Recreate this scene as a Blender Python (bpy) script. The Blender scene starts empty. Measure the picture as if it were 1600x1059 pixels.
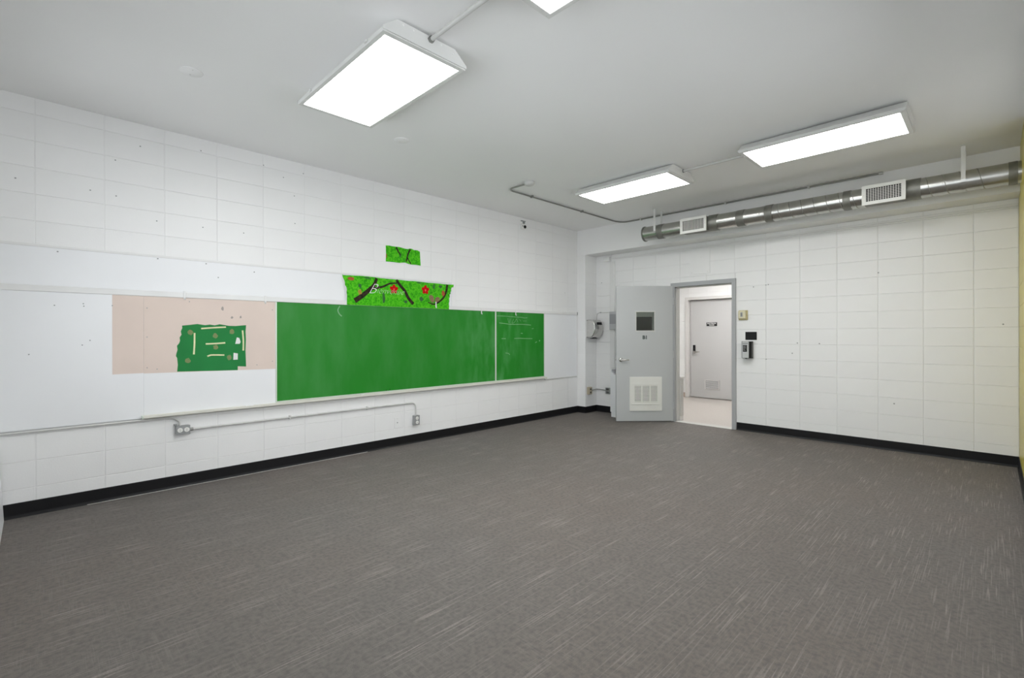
import bpy, bmesh, math, random
from mathutils import Vector, Matrix

random.seed(7)
SC = bpy.context.scene
COL = SC.collection
PI = math.pi

# ------------------------------------------------------------------ camera
YAW, ROLL, FPX, CY = 0.7874, -0.0022, 749.55, 522.653
cam_d = bpy.data.cameras.new('camera')
cam = bpy.data.objects.new('camera', cam_d)
COL.objects.link(cam)
cam_d.sensor_fit = 'HORIZONTAL'
cam_d.sensor_width = 36.0
cam_d.lens = 36.0 * FPX / 1600.0
cam_d.shift_y = -(529.5 - CY) / 1600.0
cam_d.clip_start = 0.02
cam_d.clip_end = 200
cam.matrix_world = (Matrix.Translation((0, 0, 1.3641)) @ Matrix.Rotation(YAW, 4, 'Z')
                    @ Matrix.Rotation(PI / 2, 4, 'X') @ Matrix.Rotation(ROLL, 4, 'Z'))
SC.camera = cam

# ------------------------------------------------------------------ world (overcast daylight outside the windows)
world = bpy.data.worlds.new('overcast')
SC.world = world
world.use_nodes = True
bg = world.node_tree.nodes['Background']
bg.inputs[0].default_value = (0.90, 0.95, 1.0, 1)
bg.inputs[1].default_value = 4.2

# light given off by the fixtures
FIXTURE_STRENGTH = 15.0
HALL_STRENGTH = 36.0

SC.view_settings.view_transform = 'Standard'
SC.view_settings.look = 'None'
SC.view_settings.gamma = 1.0
SC.view_settings.use_curve_mapping = False
SC.view_settings.exposure = -0.05
SC.cycles.use_denoising = True
SC.cycles.denoising_prefilter = 'ACCURATE'
SC.cycles.denoising_input_passes = 'RGB_ALBEDO_NORMAL'
SC.cycles.max_bounces = 10
SC.cycles.diffuse_bounces = 7

# ------------------------------------------------------------------ room dimensions (metres)
XL, XR = -5.170, 0.184           # left (chalkboard) wall, right (yellow) wall
YB, YP = 7.102, 6.775            # door wall, face of pilaster and beam
YR = -0.62                       # window wall behind the camera
XP = -5.001                      # side of the corner pilaster
H = 3.182                        # ceiling
ZS = 2.743                       # underside of the beam
YH0, YH1 = 7.222, 10.05          # hallway
DX0, DX1, DZ = -3.515, -2.650, 2.10   # door opening
COURSE, PITCH = 0.2032, 0.4064

# ------------------------------------------------------------------ materials
def nt(m):
    m.use_nodes = True
    return m.node_tree

def mat(name, col, rough=0.5, metal=0.0, vary=0.0, vscale=6.0, bump=0.0, bscale=200.0, rand=0.0, spec=0.5, col2=None):
    m = bpy.data.materials.new(name)
    t = nt(m); n = t.nodes; l = t.links
    b = n['Principled BSDF']
    b.inputs['Roughness'].default_value = rough
    b.inputs['Metallic'].default_value = metal
    b.inputs['Specular IOR Level'].default_value = spec
    tc = n.new('ShaderNodeTexCoord')
    ns = n.new('ShaderNodeTexNoise')
    ns.inputs['Scale'].default_value = vscale
    ns.inputs['Detail'].default_value = 4
    l.new(tc.outputs['Object'], ns.inputs['Vector'])
    r = n.new('ShaderNodeMapRange')
    r.inputs['From Min'].default_value = 0.3
    r.inputs['From Max'].default_value = 0.7
    l.new(ns.outputs['Fac'], r.inputs['Value'])
    mx = n.new('ShaderNodeMix'); mx.data_type = 'RGBA'
    c2 = col2 if col2 else tuple(c * (1 - vary) for c in col)
    mx.inputs['A'].default_value = (*col, 1)
    mx.inputs['B'].default_value = (*c2, 1)
    l.new(r.outputs['Result'], mx.inputs['Factor'])
    out = mx.outputs['Result']
    if rand:
        oi = n.new('ShaderNodeObjectInfo')
        rr = n.new('ShaderNodeMapRange')
        rr.inputs['To Min'].default_value = 1 - rand
        rr.inputs['To Max'].default_value = 1.0
        l.new(oi.outputs['Random'], rr.inputs['Value'])
        hs = n.new('ShaderNodeHueSaturation')
        l.new(out, hs.inputs['Color']); l.new(rr.outputs['Result'], hs.inputs['Value'])
        out = hs.outputs['Color']
    l.new(out, b.inputs['Base Color'])
    if bump:
        n2 = n.new('ShaderNodeTexNoise')
        n2.inputs['Scale'].default_value = bscale
        n2.inputs['Detail'].default_value = 3
        l.new(tc.outputs['Object'], n2.inputs['Vector'])
        bp = n.new('ShaderNodeBump')
        bp.inputs['Strength'].default_value = bump
        bp.inputs['Distance'].default_value = 0.002
        l.new(n2.outputs['Fac'], bp.inputs['Height'])
        l.new(bp.outputs['Normal'], b.inputs['Normal'])
    return m

def emit(name, col, s):
    m = bpy.data.materials.new(name)
    t = nt(m)
    b = t.nodes['Principled BSDF']
    b.inputs['Base Color'].default_value = (0.9, 0.9, 0.9, 1)
    b.inputs['Emission Color'].default_value = (*col, 1)
    b.inputs['Emission Strength'].default_value = s
    return m

def carpet_material():
    m = bpy.data.materials.new('grey_loop_carpet')
    t = nt(m); n = t.nodes; l = t.links
    b = n['Principled BSDF']
    b.inputs['Roughness'].default_value = 0.85
    b.inputs['Specular IOR Level'].default_value = 0.25
    tc = n.new('ShaderNodeTexCoord')
    def noise(sx, sy, scale, detail=2.0):
        mp = n.new('ShaderNodeMapping'); mp.inputs['Scale'].default_value = (sx, sy, 1)
        l.new(tc.outputs['Object'], mp.inputs['Vector'])
        x = n.new('ShaderNodeTexNoise'); x.inputs['Scale'].default_value = scale; x.inputs['Detail'].default_value = detail
        l.new(mp.outputs['Vector'], x.inputs['Vector'])
        return x.outputs['Fac']
    def rng(v, a, c, lo=0.0, hi=1.0):
        r = n.new('ShaderNodeMapRange')
        r.inputs['From Min'].default_value = a; r.inputs['From Max'].default_value = c
        r.inputs['To Min'].default_value = lo; r.inputs['To Max'].default_value = hi
        l.new(v, r.inputs['Value']); return r.outputs['Result']
    def mul(a, c):
        x = n.new('ShaderNodeMath'); x.operation = 'MULTIPLY'
        l.new(a, x.inputs[0]); l.new(c, x.inputs[1]); return x.outputs[0]
    def mix(f, a, c):
        x = n.new('ShaderNodeMix'); x.data_type = 'RGBA'
        l.new(f, x.inputs['Factor'])
        for sock, v in (('A', a), ('B', c)):
            if isinstance(v, tuple): x.inputs[sock].default_value = (*v, 1)
            else: l.new(v, x.inputs[sock])
        return x.outputs['Result']
    base = mix(rng(noise(1, 1, 0.45, 3), 0.35, 0.65), (0.196, 0.167, 0.146), (0.180, 0.165, 0.151))
    blot = rng(noise(1.2, 1, 38, 4), 0.42, 0.66, 0.0, 0.72)
    c = mix(blot, base, (0.118, 0.110, 0.103))
    # broken pale yarn lines running up the room, fainter ones across
    lanes = rng(noise(1, 0.25, 7, 2), 0.40, 0.62, 0.15, 1.0)
    dash = mul(mul(rng(noise(130, 3.2, 1.0, 1), 0.55, 0.66), lanes), rng(noise(1, 1, 160, 1), 0.3, 0.6, 0.3, 0.75))
    c = mix(dash, c, (0.36, 0.325, 0.295))
    cross = mul(rng(noise(5, 130, 1.0, 1), 0.55, 0.66, 0, 0.30), rng(noise(1, 1, 4, 2), 0.38, 0.6))
    c = mix(cross, c, (0.255, 0.235, 0.215))
    fine = noise(1, 1, 420, 2)
    c = mix(rng(fine, 0.35, 0.70, 0.0, 0.6), c, (0.095, 0.090, 0.085))
    l.new(c, b.inputs['Base Color'])
    bp = n.new('ShaderNodeBump'); bp.inputs['Strength'].default_value = 0.35; bp.inputs['Distance'].default_value = 0.004
    l.new(fine, bp.inputs['Height']); l.new(bp.outputs['Normal'], b.inputs['Normal'])
    return m

def chalkboard_material():
    m = bpy.data.materials.new('green_chalkboard')
    t = nt(m); n = t.nodes; l = t.links
    b = n['Principled BSDF']
    b.inputs['Roughness'].default_value = 0.42
    b.inputs['Specular IOR Level'].default_value = 0.35
    tc = n.new('ShaderNodeTexCoord')
    sep = n.new('ShaderNodeSeparateXYZ'); l.new(tc.outputs['Object'], sep.inputs[0])
    a = n.new('ShaderNodeTexNoise'); a.inputs['Scale'].default_value = 2.2; a.inputs['Detail'].default_value = 5
    mp = n.new('ShaderNodeMapping'); mp.inputs['Scale'].default_value = (1, 2.2, 0.8)
    l.new(tc.outputs['Object'], mp.inputs['Vector']); l.new(mp.outputs['Vector'], a.inputs['Vector'])
    # smeared chalk dust where the board was wiped, densest around the dividing strip
    d = n.new('ShaderNodeMath'); d.operation = 'SUBTRACT'; l.new(sep.outputs['Y'], d.inputs[0]); d.inputs[1].default_value = 3.30
    ab = n.new('ShaderNodeMath'); ab.operation = 'ABSOLUTE'; l.new(d.outputs[0], ab.inputs[0])
    near = n.new('ShaderNodeMapRange'); near.inputs['From Min'].default_value = 0.75; near.inputs['From Max'].default_value = 0.15
    near.inputs['To Min'].default_value = 0.25
    l.new(ab.outputs[0], near.inputs['Value'])
    r = n.new('ShaderNodeMapRange'); r.inputs['From Min'].default_value = 0.42; r.inputs['From Max'].default_value = 0.75
    r.inputs['To Max'].default_value = 0.85
    l.new(a.outputs['Fac'], r.inputs['Value'])
    mu = n.new('ShaderNodeMath'); mu.operation = 'MULTIPLY'; l.new(r.outputs['Result'], mu.inputs[0]); l.new(near.outputs['Result'], mu.inputs[1])
    mx = n.new('ShaderNodeMix'); mx.data_type = 'RGBA'
    mx.inputs['A'].default_value = (0.010, 0.215, 0.012, 1); mx.inputs['B'].default_value = (0.13, 0.38, 0.15, 1)
    l.new(mu.outputs[0], mx.inputs['Factor'])
    l.new(mx.outputs['Result'], b.inputs['Base Color'])
    return m

def glass_material(name, tint=(1, 1, 1)):
    m = bpy.data.materials.new(name)
    t = nt(m); n = t.nodes; l = t.links
    n.remove(n['Principled BSDF'])
    tr = n.new('ShaderNodeBsdfTransparent'); tr.inputs[0].default_value = (*tint, 1)
    gl = n.new('ShaderNodeBsdfGlossy'); gl.inputs['Roughness'].default_value = 0.03
    fr = n.new('ShaderNodeFresnel'); fr.inputs[0].default_value = 1.5
    mx = n.new('ShaderNodeMixShader')
    l.new(fr.outputs[0], mx.inputs[0]); l.new(tr.outputs[0], mx.inputs[1]); l.new(gl.outputs[0], mx.inputs[2])
    l.new(mx.outputs[0], n['Material Output'].inputs[0])
    return m

def leafy_material():
    m = bpy.data.materials.new('printed_fern_green')
    t = nt(m); n = t.nodes; l = t.links
    b = n['Principled BSDF']; b.inputs['Roughness'].default_value = 0.7; b.inputs['Specular IOR Level'].default_value = 0.2
    tc = n.new('ShaderNodeTexCoord')
    w = n.new('ShaderNodeTexWave'); w.inputs['Scale'].default_value = 7; w.inputs['Distortion'].default_value = 14
    w.inputs['Detail'].default_value = 3; w.inputs['Detail Scale'].default_value = 2.5
    l.new(tc.outputs['Object'], w.inputs['Vector'])
    ns = n.new('ShaderNodeTexNoise'); ns.inputs['Scale'].default_value = 16; ns.inputs['Detail'].default_value = 5
    l.new(tc.outputs['Object'], ns.inputs['Vector'])
    r1 = n.new('ShaderNodeValToRGB')
    e = r1.color_ramp.elements
    e[0].position = 0.15; e[0].color = (0.012, 0.20, 0.003, 1)
    e[1].position = 0.80; e[1].color = (0.11, 0.56, 0.012, 1)
    x = e.new(0.42); x.color = (0.045, 0.44, 0.003, 1)
    ad = n.new('ShaderNodeMix'); ad.data_type = 'FLOAT'; ad.inputs[0].default_value = 0.6
    l.new(w.outputs['Fac'], ad.inputs['A']); l.new(ns.outputs['Fac'], ad.inputs['B'])
    l.new(ad.outputs['Result'], r1.inputs['Fac'])
    l.new(r1.outputs['Color'], b.inputs['Base Color'])
    return m

M = dict(
    block=mat('white_painted_block', (0.86, 0.86, 0.855), 0.42, bump=0.30, bscale=90, vary=0.03, vscale=2.0, rand=0.02),
    mortar=mat('white_painted_mortar', (0.80, 0.80, 0.795), 0.6, vary=0.03),
    plaster=mat('white_smooth_plaster', (0.85, 0.85, 0.845), 0.6, vary=0.02, vscale=1.2),
    ceiling=mat('white_ceiling_paint', (0.89, 0.89, 0.885), 0.75, vary=0.02, vscale=1.0, bump=0.15, bscale=60),
    yellow=mat('yellow_painted_block', (0.60, 0.50, 0.085), 0.30, bump=0.25, bscale=90, vary=0.04, rand=0.03),
    panel=mat('white_painted_board', (0.85, 0.86, 0.875), 0.45, vary=0.03, vscale=1.5),
    trimwhite=mat('white_enamel_trim', (0.78, 0.78, 0.77), 0.35, vary=0.03),
    tan=mat('bare_pinkish_board', (0.745, 0.625, 0.555), 0.7, vary=0.06, vscale=2.5),
    oldgreen=mat('old_green_board_paint', (0.022, 0.225, 0.058), 0.7, spec=0.2, vary=0.10, vscale=5),
    glue=mat('dried_adhesive', (0.72, 0.74, 0.44), 0.5, vary=0.1, vscale=40),
    gluespot=mat('rusty_glue_spot', (0.25, 0.23, 0.10), 0.7, col2=(0.14, 0.26, 0.09), vscale=60),
    papertorn=mat('torn_white_paper', (0.80, 0.81, 0.80), 0.7, vary=0.05),
    chalk=mat('chalk', (0.26, 0.50, 0.27), 0.9, vary=0.25, vscale=40),
    board=chalkboard_material(),
    boardtrim=mat('pale_aluminium_board_trim', (0.66, 0.72, 0.64), 0.35, metal=0.2, vary=0.05),
    tray=mat('cream_wood_chalk_tray', (0.72, 0.71, 0.64), 0.45, vary=0.08, vscale=5),
    dark=mat('dark_hole', (0.05, 0.05, 0.05), 0.8, vary=0.1),
    base=mat('black_vinyl_base', (0.007, 0.007, 0.008), 0.45, spec=0.3, vary=0.15),
    caulk=mat('pale_floor_caulk', (0.55, 0.54, 0.52), 0.7, vary=0.2, vscale=12),
    carpet=carpet_material(),
    terrazzo=mat('cream_terrazzo', (0.44, 0.395, 0.355), 0.3, col2=(0.52, 0.48, 0.445), vscale=45),
    conduit=mat('painted_white_conduit', (0.62, 0.62, 0.60), 0.35, vary=0.05, vscale=20),
    steelconduit=mat('grey_steel_conduit', (0.30, 0.30, 0.28), 0.4, metal=0.6, vary=0.1, vscale=20),
    fixture=mat('white_enamelled_sheet_metal', (0.72, 0.72, 0.70), 0.35, vary=0.03, vscale=3),
    diffuser=emit('lit_white_diffuser', (1.0, 1.0, 0.985), FIXTURE_STRENGTH),
    halldiffuser=emit('lit_hall_diffuser', (1.0, 1.0, 0.99), HALL_STRENGTH),
    galv=mat('galvanised_spiral_duct', (0.56, 0.56, 0.53), 0.27, metal=1.0, vary=0.18, vscale=10),
    galvdark=mat('dull_grey_collar_shaded_box', (0.26, 0.26, 0.235), 0.5, metal=0.7, vary=0.2, vscale=14),
    seam=mat('duct_lock_seam', (0.33, 0.33, 0.30), 0.4, metal=0.9, vary=0.1),
    blackgap=mat('duct_interior_shade', (0.012, 0.012, 0.012), 0.8, vary=0.2),
    door=mat('grey_painted_door', (0.475, 0.49, 0.49), 0.35, vary=0.03, vscale=1.5),
    frame=mat('grey_painted_steel_frame', (0.40, 0.41, 0.42), 0.38, vary=0.03),
    creamreveal=mat('pale_grey_door_stop', (0.58, 0.575, 0.55), 0.45, vary=0.03),
    chrome=mat('brushed_chrome', (0.62, 0.61, 0.59), 0.20, metal=1.0, vary=0.1, vscale=30),
    satin=mat('satin_steel', (0.64, 0.63, 0.61), 0.36, metal=0.8, vary=0.06, vscale=30),
    grille=mat('white_plastic_grille', (0.74, 0.74, 0.70), 0.4, vary=0.03),
    grilleback=mat('shaded_grille_void', (0.10, 0.10, 0.10), 0.7, vary=0.1),
    glass_view=mat('olive_grey_glass_view', (0.075, 0.076, 0.062), 0.7, spec=0.2, vary=0.12, vscale=5),
    black=mat('black_plastic', (0.010, 0.010, 0.011), 0.55, spec=0.25, vary=0.2, vscale=20),
    greyplastic=mat('silver_grey_plastic', (0.56, 0.57, 0.57), 0.35, vary=0.05, vscale=30),
    darkgrey=mat('dark_grey_plastic', (0.075, 0.075, 0.075), 0.35, vary=0.1, vscale=30),
    brass=mat('old_brass_cover', (0.58, 0.50, 0.27), 0.4, metal=0.3, vary=0.12, vscale=30),
    brasspale=mat('pale_brass_plate', (0.70, 0.65, 0.46), 0.4, metal=0.2, vary=0.1, vscale=30),
    ivory=mat('aged_ivory_plate', (0.52, 0.46, 0.34), 0.5, vary=0.12, vscale=40),
    steelbox=mat('steel_outlet_box', (0.36, 0.37, 0.37), 0.45, metal=0.4, vary=0.12, vscale=30),
    receptacle=mat('white_receptacle', (0.80, 0.80, 0.77), 0.4, vary=0.05, vscale=30),
    panelgrey=mat('grey_breaker_panel', (0.34, 0.345, 0.36), 0.5, vary=0.05),
    panelgrey2=mat('light_grey_panel_cover', (0.50, 0.505, 0.52), 0.5, vary=0.05),
    cabinet=mat('white_laminate', (0.80, 0.81, 0.83), 0.35, vary=0.02),
    cabtop=mat('grey_laminate_top', (0.37, 0.37, 0.39), 0.4, vary=0.04),
    halldoor=mat('beige_grey_hall_door', (0.52, 0.515, 0.51), 0.4, vary=0.03, vscale=1.5),
    hallframe=mat('pale_hall_frame', (0.68, 0.665, 0.645), 0.4, vary=0.03),
    hallbase=mat('pinkish_terrazzo_base', (0.50, 0.41, 0.35), 0.4, vary=0.15, vscale=40),
    hallbox=mat('pale_beige_hall_unit', (0.55, 0.54, 0.51), 0.45, vary=0.04),
    white=mat('white_lettering', (0.85, 0.85, 0.83), 0.5, vary=0.02),
    paleletter=mat('pale_script_lettering', (0.62, 0.74, 0.50), 0.7, vary=0.25, vscale=25),
    number=mat('dark_green_grey_numeral', (0.055, 0.075, 0.070), 0.5, vary=0.1),
    fern=leafy_material(),
    bark=mat('printed_dark_bark', (0.010, 0.010, 0.006), 0.8, spec=0.15, col2=(0.05, 0.035, 0.022), vscale=30),
    darkleaf=mat('printed_dark_leaf', (0.012, 0.13, 0.012), 0.6, vary=0.2, vscale=30),
    petal=mat('printed_red_petal', (0.58, 0.004, 0.004), 0.8, spec=0.15, vary=0.25, vscale=40),
    pistil=mat('printed_pink_centre', (0.80, 0.09, 0.08), 0.8, spec=0.15, vary=0.1, vscale=40),
    orange=mat('printed_orange_bloom', (0.42, 0.085, 0.008), 0.5, vary=0.3, vscale=40),
    feather=mat('printed_brown_wing', (0.30, 0.22, 0.10), 0.6, col2=(0.16, 0.09, 0.045), vscale=60),
    windowframe=mat('white_window_frame', (0.75, 0.75, 0.74), 0.4, vary=0.03),
    glass=glass_material('clear_window_glass'),
    doorglass=glass_material('door_vision_glass', (0.68, 0.70, 0.66)),
)

# ------------------------------------------------------------------ mesh helpers
ORIGIN = {}

class MB:
    """collects shapes in one bmesh; build() links them as one mesh object"""
    def __init__(self): self.b = bmesh.new()
    def box(self, x0, x1, y0, y1, z0, z1, bev=0.0, seg=1):
        x0, x1 = min(x0, x1), max(x0, x1); y0, y1 = min(y0, y1), max(y0, y1); z0, z1 = min(z0, z1), max(z0, z1)
        r = bmesh.ops.create_cube(self.b, size=1.0)
        for v in r['verts']:
            v.co = Vector(((x0 + x1) / 2 + v.co.x * (x1 - x0), (y0 + y1) / 2 + v.co.y * (y1 - y0), (z0 + z1) / 2 + v.co.z * (z1 - z0)))
        if bev:
            ed = {e for v in r['verts'] for e in v.link_edges}
            bmesh.ops.bevel(self.b, geom=list(ed), offset=min(bev, 0.45 * min(x1 - x0, y1 - y0, z1 - z0)), segments=seg, profile=0.5, affect='EDGES')
        return self
    def prism(self, pts, d):
        """closed polygon pts (3-D, planar) pushed along vector d"""
        d = Vector(d)
        a = [self.b.verts.new(Vector(p)) for p in pts]
        c = [self.b.verts.new(Vector(p) + d) for p in pts]
        n = len(a)
        fs = [self.b.faces.new(a), self.b.faces.new(c[::-1])]
        for i in range(n):
            fs.append(self.b.faces.new((a[i], c[i], c[(i + 1) % n], a[(i + 1) % n])))
        bmesh.ops.recalc_face_normals(self.b, faces=fs)
        return self
    def tube(self, path, r, seg=10, closed_ends=True):
        P = [Vector(p) for p in path]
        rings = []
        up = None
        for i, p in enumerate(P):
            if i == 0: t = P[1] - P[0]
            elif i == len(P) - 1: t = P[-1] - P[-2]
            else: t = (P[i + 1] - P[i]).normalized() + (P[i] - P[i - 1]).normalized()
            t.normalize()
            if up is None:
                up = Vector((0, 0, 1)) if abs(t.z) < 0.9 else Vector((1, 0, 0))
            s = t.cross(up).normalized(); up = s.cross(t).normalized()
            rr = r[i] if isinstance(r, (list, tuple)) else r
            rings.append([self.b.verts.new(p + (s * math.cos(2 * PI * k / seg) + up * math.sin(2 * PI * k / seg)) * rr) for k in range(seg)])
        fs = []
        for a, c in zip(rings, rings[1:]):
            for k in range(seg):
                fs.append(self.b.faces.new((a[k], a[(k + 1) % seg], c[(k + 1) % seg], c[k])))
        caps = []
        if closed_ends:
            caps = [self.b.faces.new(rings[0][::-1]), self.b.faces.new(rings[-1])]
        bmesh.ops.recalc_face_normals(self.b, faces=fs + caps)
        for f in fs: f.smooth = True
        for f in caps:
            f.smooth = False
            for e in f.edges: e.smooth = False
        return self
    def lathe(self, prof, base, axis, seg=20):
        """prof: list of (radius, distance along axis)"""
        ax = Vector(axis).normalized()
        u = ax.orthogonal().normalized(); w = ax.cross(u)
        base = Vector(base)
        rings = []
        for r, h in prof:
            rings.append([self.b.verts.new(base + ax * h + (u * math.cos(2 * PI * k / seg) + w * math.sin(2 * PI * k / seg)) * max(r, 1e-4)) for k in range(seg)])
        fs = []
        for a, c in zip(rings, rings[1:]):
            for k in range(seg):
                fs.append(self.b.faces.new((a[k], a[(k + 1) % seg], c[(k + 1) % seg], c[k])))
        fs.append(self.b.faces.new(rings[0][::-1])); fs.append(self.b.faces.new(rings[-1]))
        bmesh.ops.recalc_face_normals(self.b, faces=fs)
        for f in fs: f.smooth = len(f.verts) == 4
        return self
    def build(self, name, m, parent=None, local=False):
        me = bpy.data.meshes.new(name)
        if parent is not None and not local:
            o0 = ORIGIN.get(parent.name, Vector((0, 0, 0)))
            bmesh.ops.translate(self.b, verts=self.b.verts, vec=-o0)
        self.b.to_mesh(me); self.b.free()
        me.materials.append(M[m] if isinstance(m, str) else m)
        o = bpy.data.objects.new(name, me)
        COL.objects.link(o)
        if parent is not None:
            o.parent = parent
            ORIGIN[o.name] = ORIGIN.get(parent.name, Vector((0, 0, 0)))
        return o

def tag(o, label, cat, group=None, kind=None):
    o['label'] = label; o['category'] = cat
    if group: o['group'] = group
    if kind: o['kind'] = kind
    return o

def thing(name, label, cat, loc, rotz=0.0, group=None, kind=None):
    o = bpy.data.objects.new(name, None)
    COL.objects.link(o)
    o.empty_display_size = 0.1
    o.location = loc; o.rotation_euler = (0, 0, rotz)
    ORIGIN[o.name] = Vector(loc)
    return tag(o, label, cat, group, kind)

def struct(mb, name, m, label, cat):
    return tag(mb.build(name, m), label, cat, kind='structure')

def rounded(path, r=0.05, n=5):
    """rounds the inner corners of a polyline"""
    P = [Vector(p) for p in path]
    out = [P[0]]
    for a, b, c in zip(P, P[1:], P[2:]):
        d1 = (a - b); d2 = (c - b)
        k = min(r, d1.length * 0.49, d2.length * 0.49)
        p, q = b + d1.normalized() * k, b + d2.normalized() * k
        for i in range(n + 1):
            t = i / n
            out.append(p * (1 - t) ** 2 + b * 2 * t * (1 - t) + q * t * t)
    out.append(P[-1])
    return out

# ------------------------------------------------------------------ concrete blocks, each one an object
BLOCK_CACHE = {}
def block_mesh(w, h, m, worn=False):
    key = (round(w, 3), round(h, 3), m, worn)
    if key in BLOCK_CACHE: return BLOCK_CACHE[key]
    gu, gz, cu, cz, d = 0.0004, 0.0012, 0.0060, 0.0030, 0.0036     # half joints, edge widths (upright / level), relief
    if worn: gu, gz, cu, cz, d = 0.0003, 0.0005, 0.0070, 0.0045, 0.0021   # joints nearly filled with paint
    def ring(a, e, y): return [(a, y, e), (w - a, y, e), (w - a, y, h - e), (a, y, h - e)]
    v = ring(gu, gz, 0.012) + ring(gu, gz, d) + ring(gu + cu, gz + cz, 0.0)
    f = [(8, 9, 10, 11)]
    for s in (0, 4):
        for k in range(4):
            f.append((s + k, s + (k + 1) % 4, s + 4 + (k + 1) % 4, s + 4 + k))
    me = bpy.data.meshes.new('block'); me.from_pydata(v, [], f); me.materials.append(M[m])
    BLOCK_CACHE[key] = me
    return me

def lay_blocks(parent, rot, place, us, zs, m, holes=(), worn=False):
    """us, zs: joint positions along the wall and up; place(u, z) gives the lower-left corner in the room"""
    for u0, u1 in zip(us, us[1:]):
        for z0, z1 in zip(zs, zs[1:]):
            cells = [(u0, u1, z0, z1)]
            for (a, b, c, d) in holes:
                nxt = []
                for (p, q, r, s) in cells:
                    if q <= a or p >= b or s <= c or r >= d: nxt.append((p, q, r, s)); continue
                    if p < a: nxt.append((p, a, r, s))
                    if q > b: nxt.append((b, q, r, s))
                    lo, hi = max(p, a), min(q, b)
                    if s > d: nxt.append((lo, hi, d, s))
                    if r < c: nxt.append((lo, hi, r, c))
                cells = nxt
            for (p, q, r, s) in cells:
                if q - p < 0.015 or s - r < 0.012: continue
                o = bpy.data.objects.new('block', block_mesh(q - p, s - r, m, worn))
                COL.objects.link(o)
                o.parent = parent
                o.location = place(p, r, random.uniform(-0.0003, 0.0003))
                o.rotation_euler = (0, 0, rot)

def joints(first, pitch, lo, hi):
    k0 = math.floor((lo - first) / pitch)
    js = [first + pitch * k for k in range(k0, k0 + 200)]
    js = [j for j in js if lo + 0.02 < j < hi - 0.02]
    return [lo] + js + [hi]

MORT = 0.0052
# left wall
wl = struct(MB().box(XL - 0.16, XL - MORT, YR - 0.2, YH0, -0.02, H + 0.1), 'wall_left', 'mortar',
            'long white block wall carrying the green chalkboard', 'wall')
lay_blocks(wl, PI / 2, lambda u, z, e: (XL + e, u, z), joints(0.0054, PITCH, YR + 0.2, YP), joints(0.006, COURSE, 0.0, H),
           'block', holes=[(YR, 4.0, 0.64, 2.05), (4.0, YP, 0.64, 1.70)], worn=True)
# door wall
wb = struct(MB().box(XP - 0.3, DX0 - 0.04, YB + MORT, YH0, -0.02, H + 0.1).box(DX1 + 0.04, XR + 0.16, YB + MORT, YH0, -0.02, H + 0.1)
            .box(DX0 - 0.04, DX1 + 0.04, YB + MORT, YH0, DZ + 0.04, H + 0.1), 'wall_back', 'mortar',
            'white block wall with the grey door and the hand sanitizer', 'wall')
lay_blocks(wb, 0.0, lambda u, z, e: (u, YB + e, z), joints(-0.148, 0.4105, XP, XR), joints(0.006, COURSE, 0.0, ZS),
           'block', holes=[(DX0 - 0.05, DX1 + 0.045, 0, DZ + 0.045)])
# right wall, painted yellow
struct(MB().box(XR, XR + 0.16, YR - 0.2, 5.88, -0.02, 0.95).box(XR, XR + 0.16, YR - 0.2, 5.88, 2.75, H + 0.1)
       .box(XR, XR + 0.16, YR - 0.2, 0.6, 0.95, 2.75).box(XR, XR + 0.16, 4.1, 5.88, 0.95, 2.75), 'wall_right_near', 'plaster', 'white right wall beside the viewer', 'wall')
wr = struct(MB().box(XR + MORT, XR + 0.16, 5.88, YH0, -0.02, H + 0.1), 'wall_right', 'yellow',
            'yellow wall at the far right edge', 'wall')
lay_blocks(wr, -PI / 2, lambda u, z, e: (XR - e, -u, z), [-YB, -6.70, -6.29, -5.88], joints(0.006, COURSE, 0.0, H), 'yellow')
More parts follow.
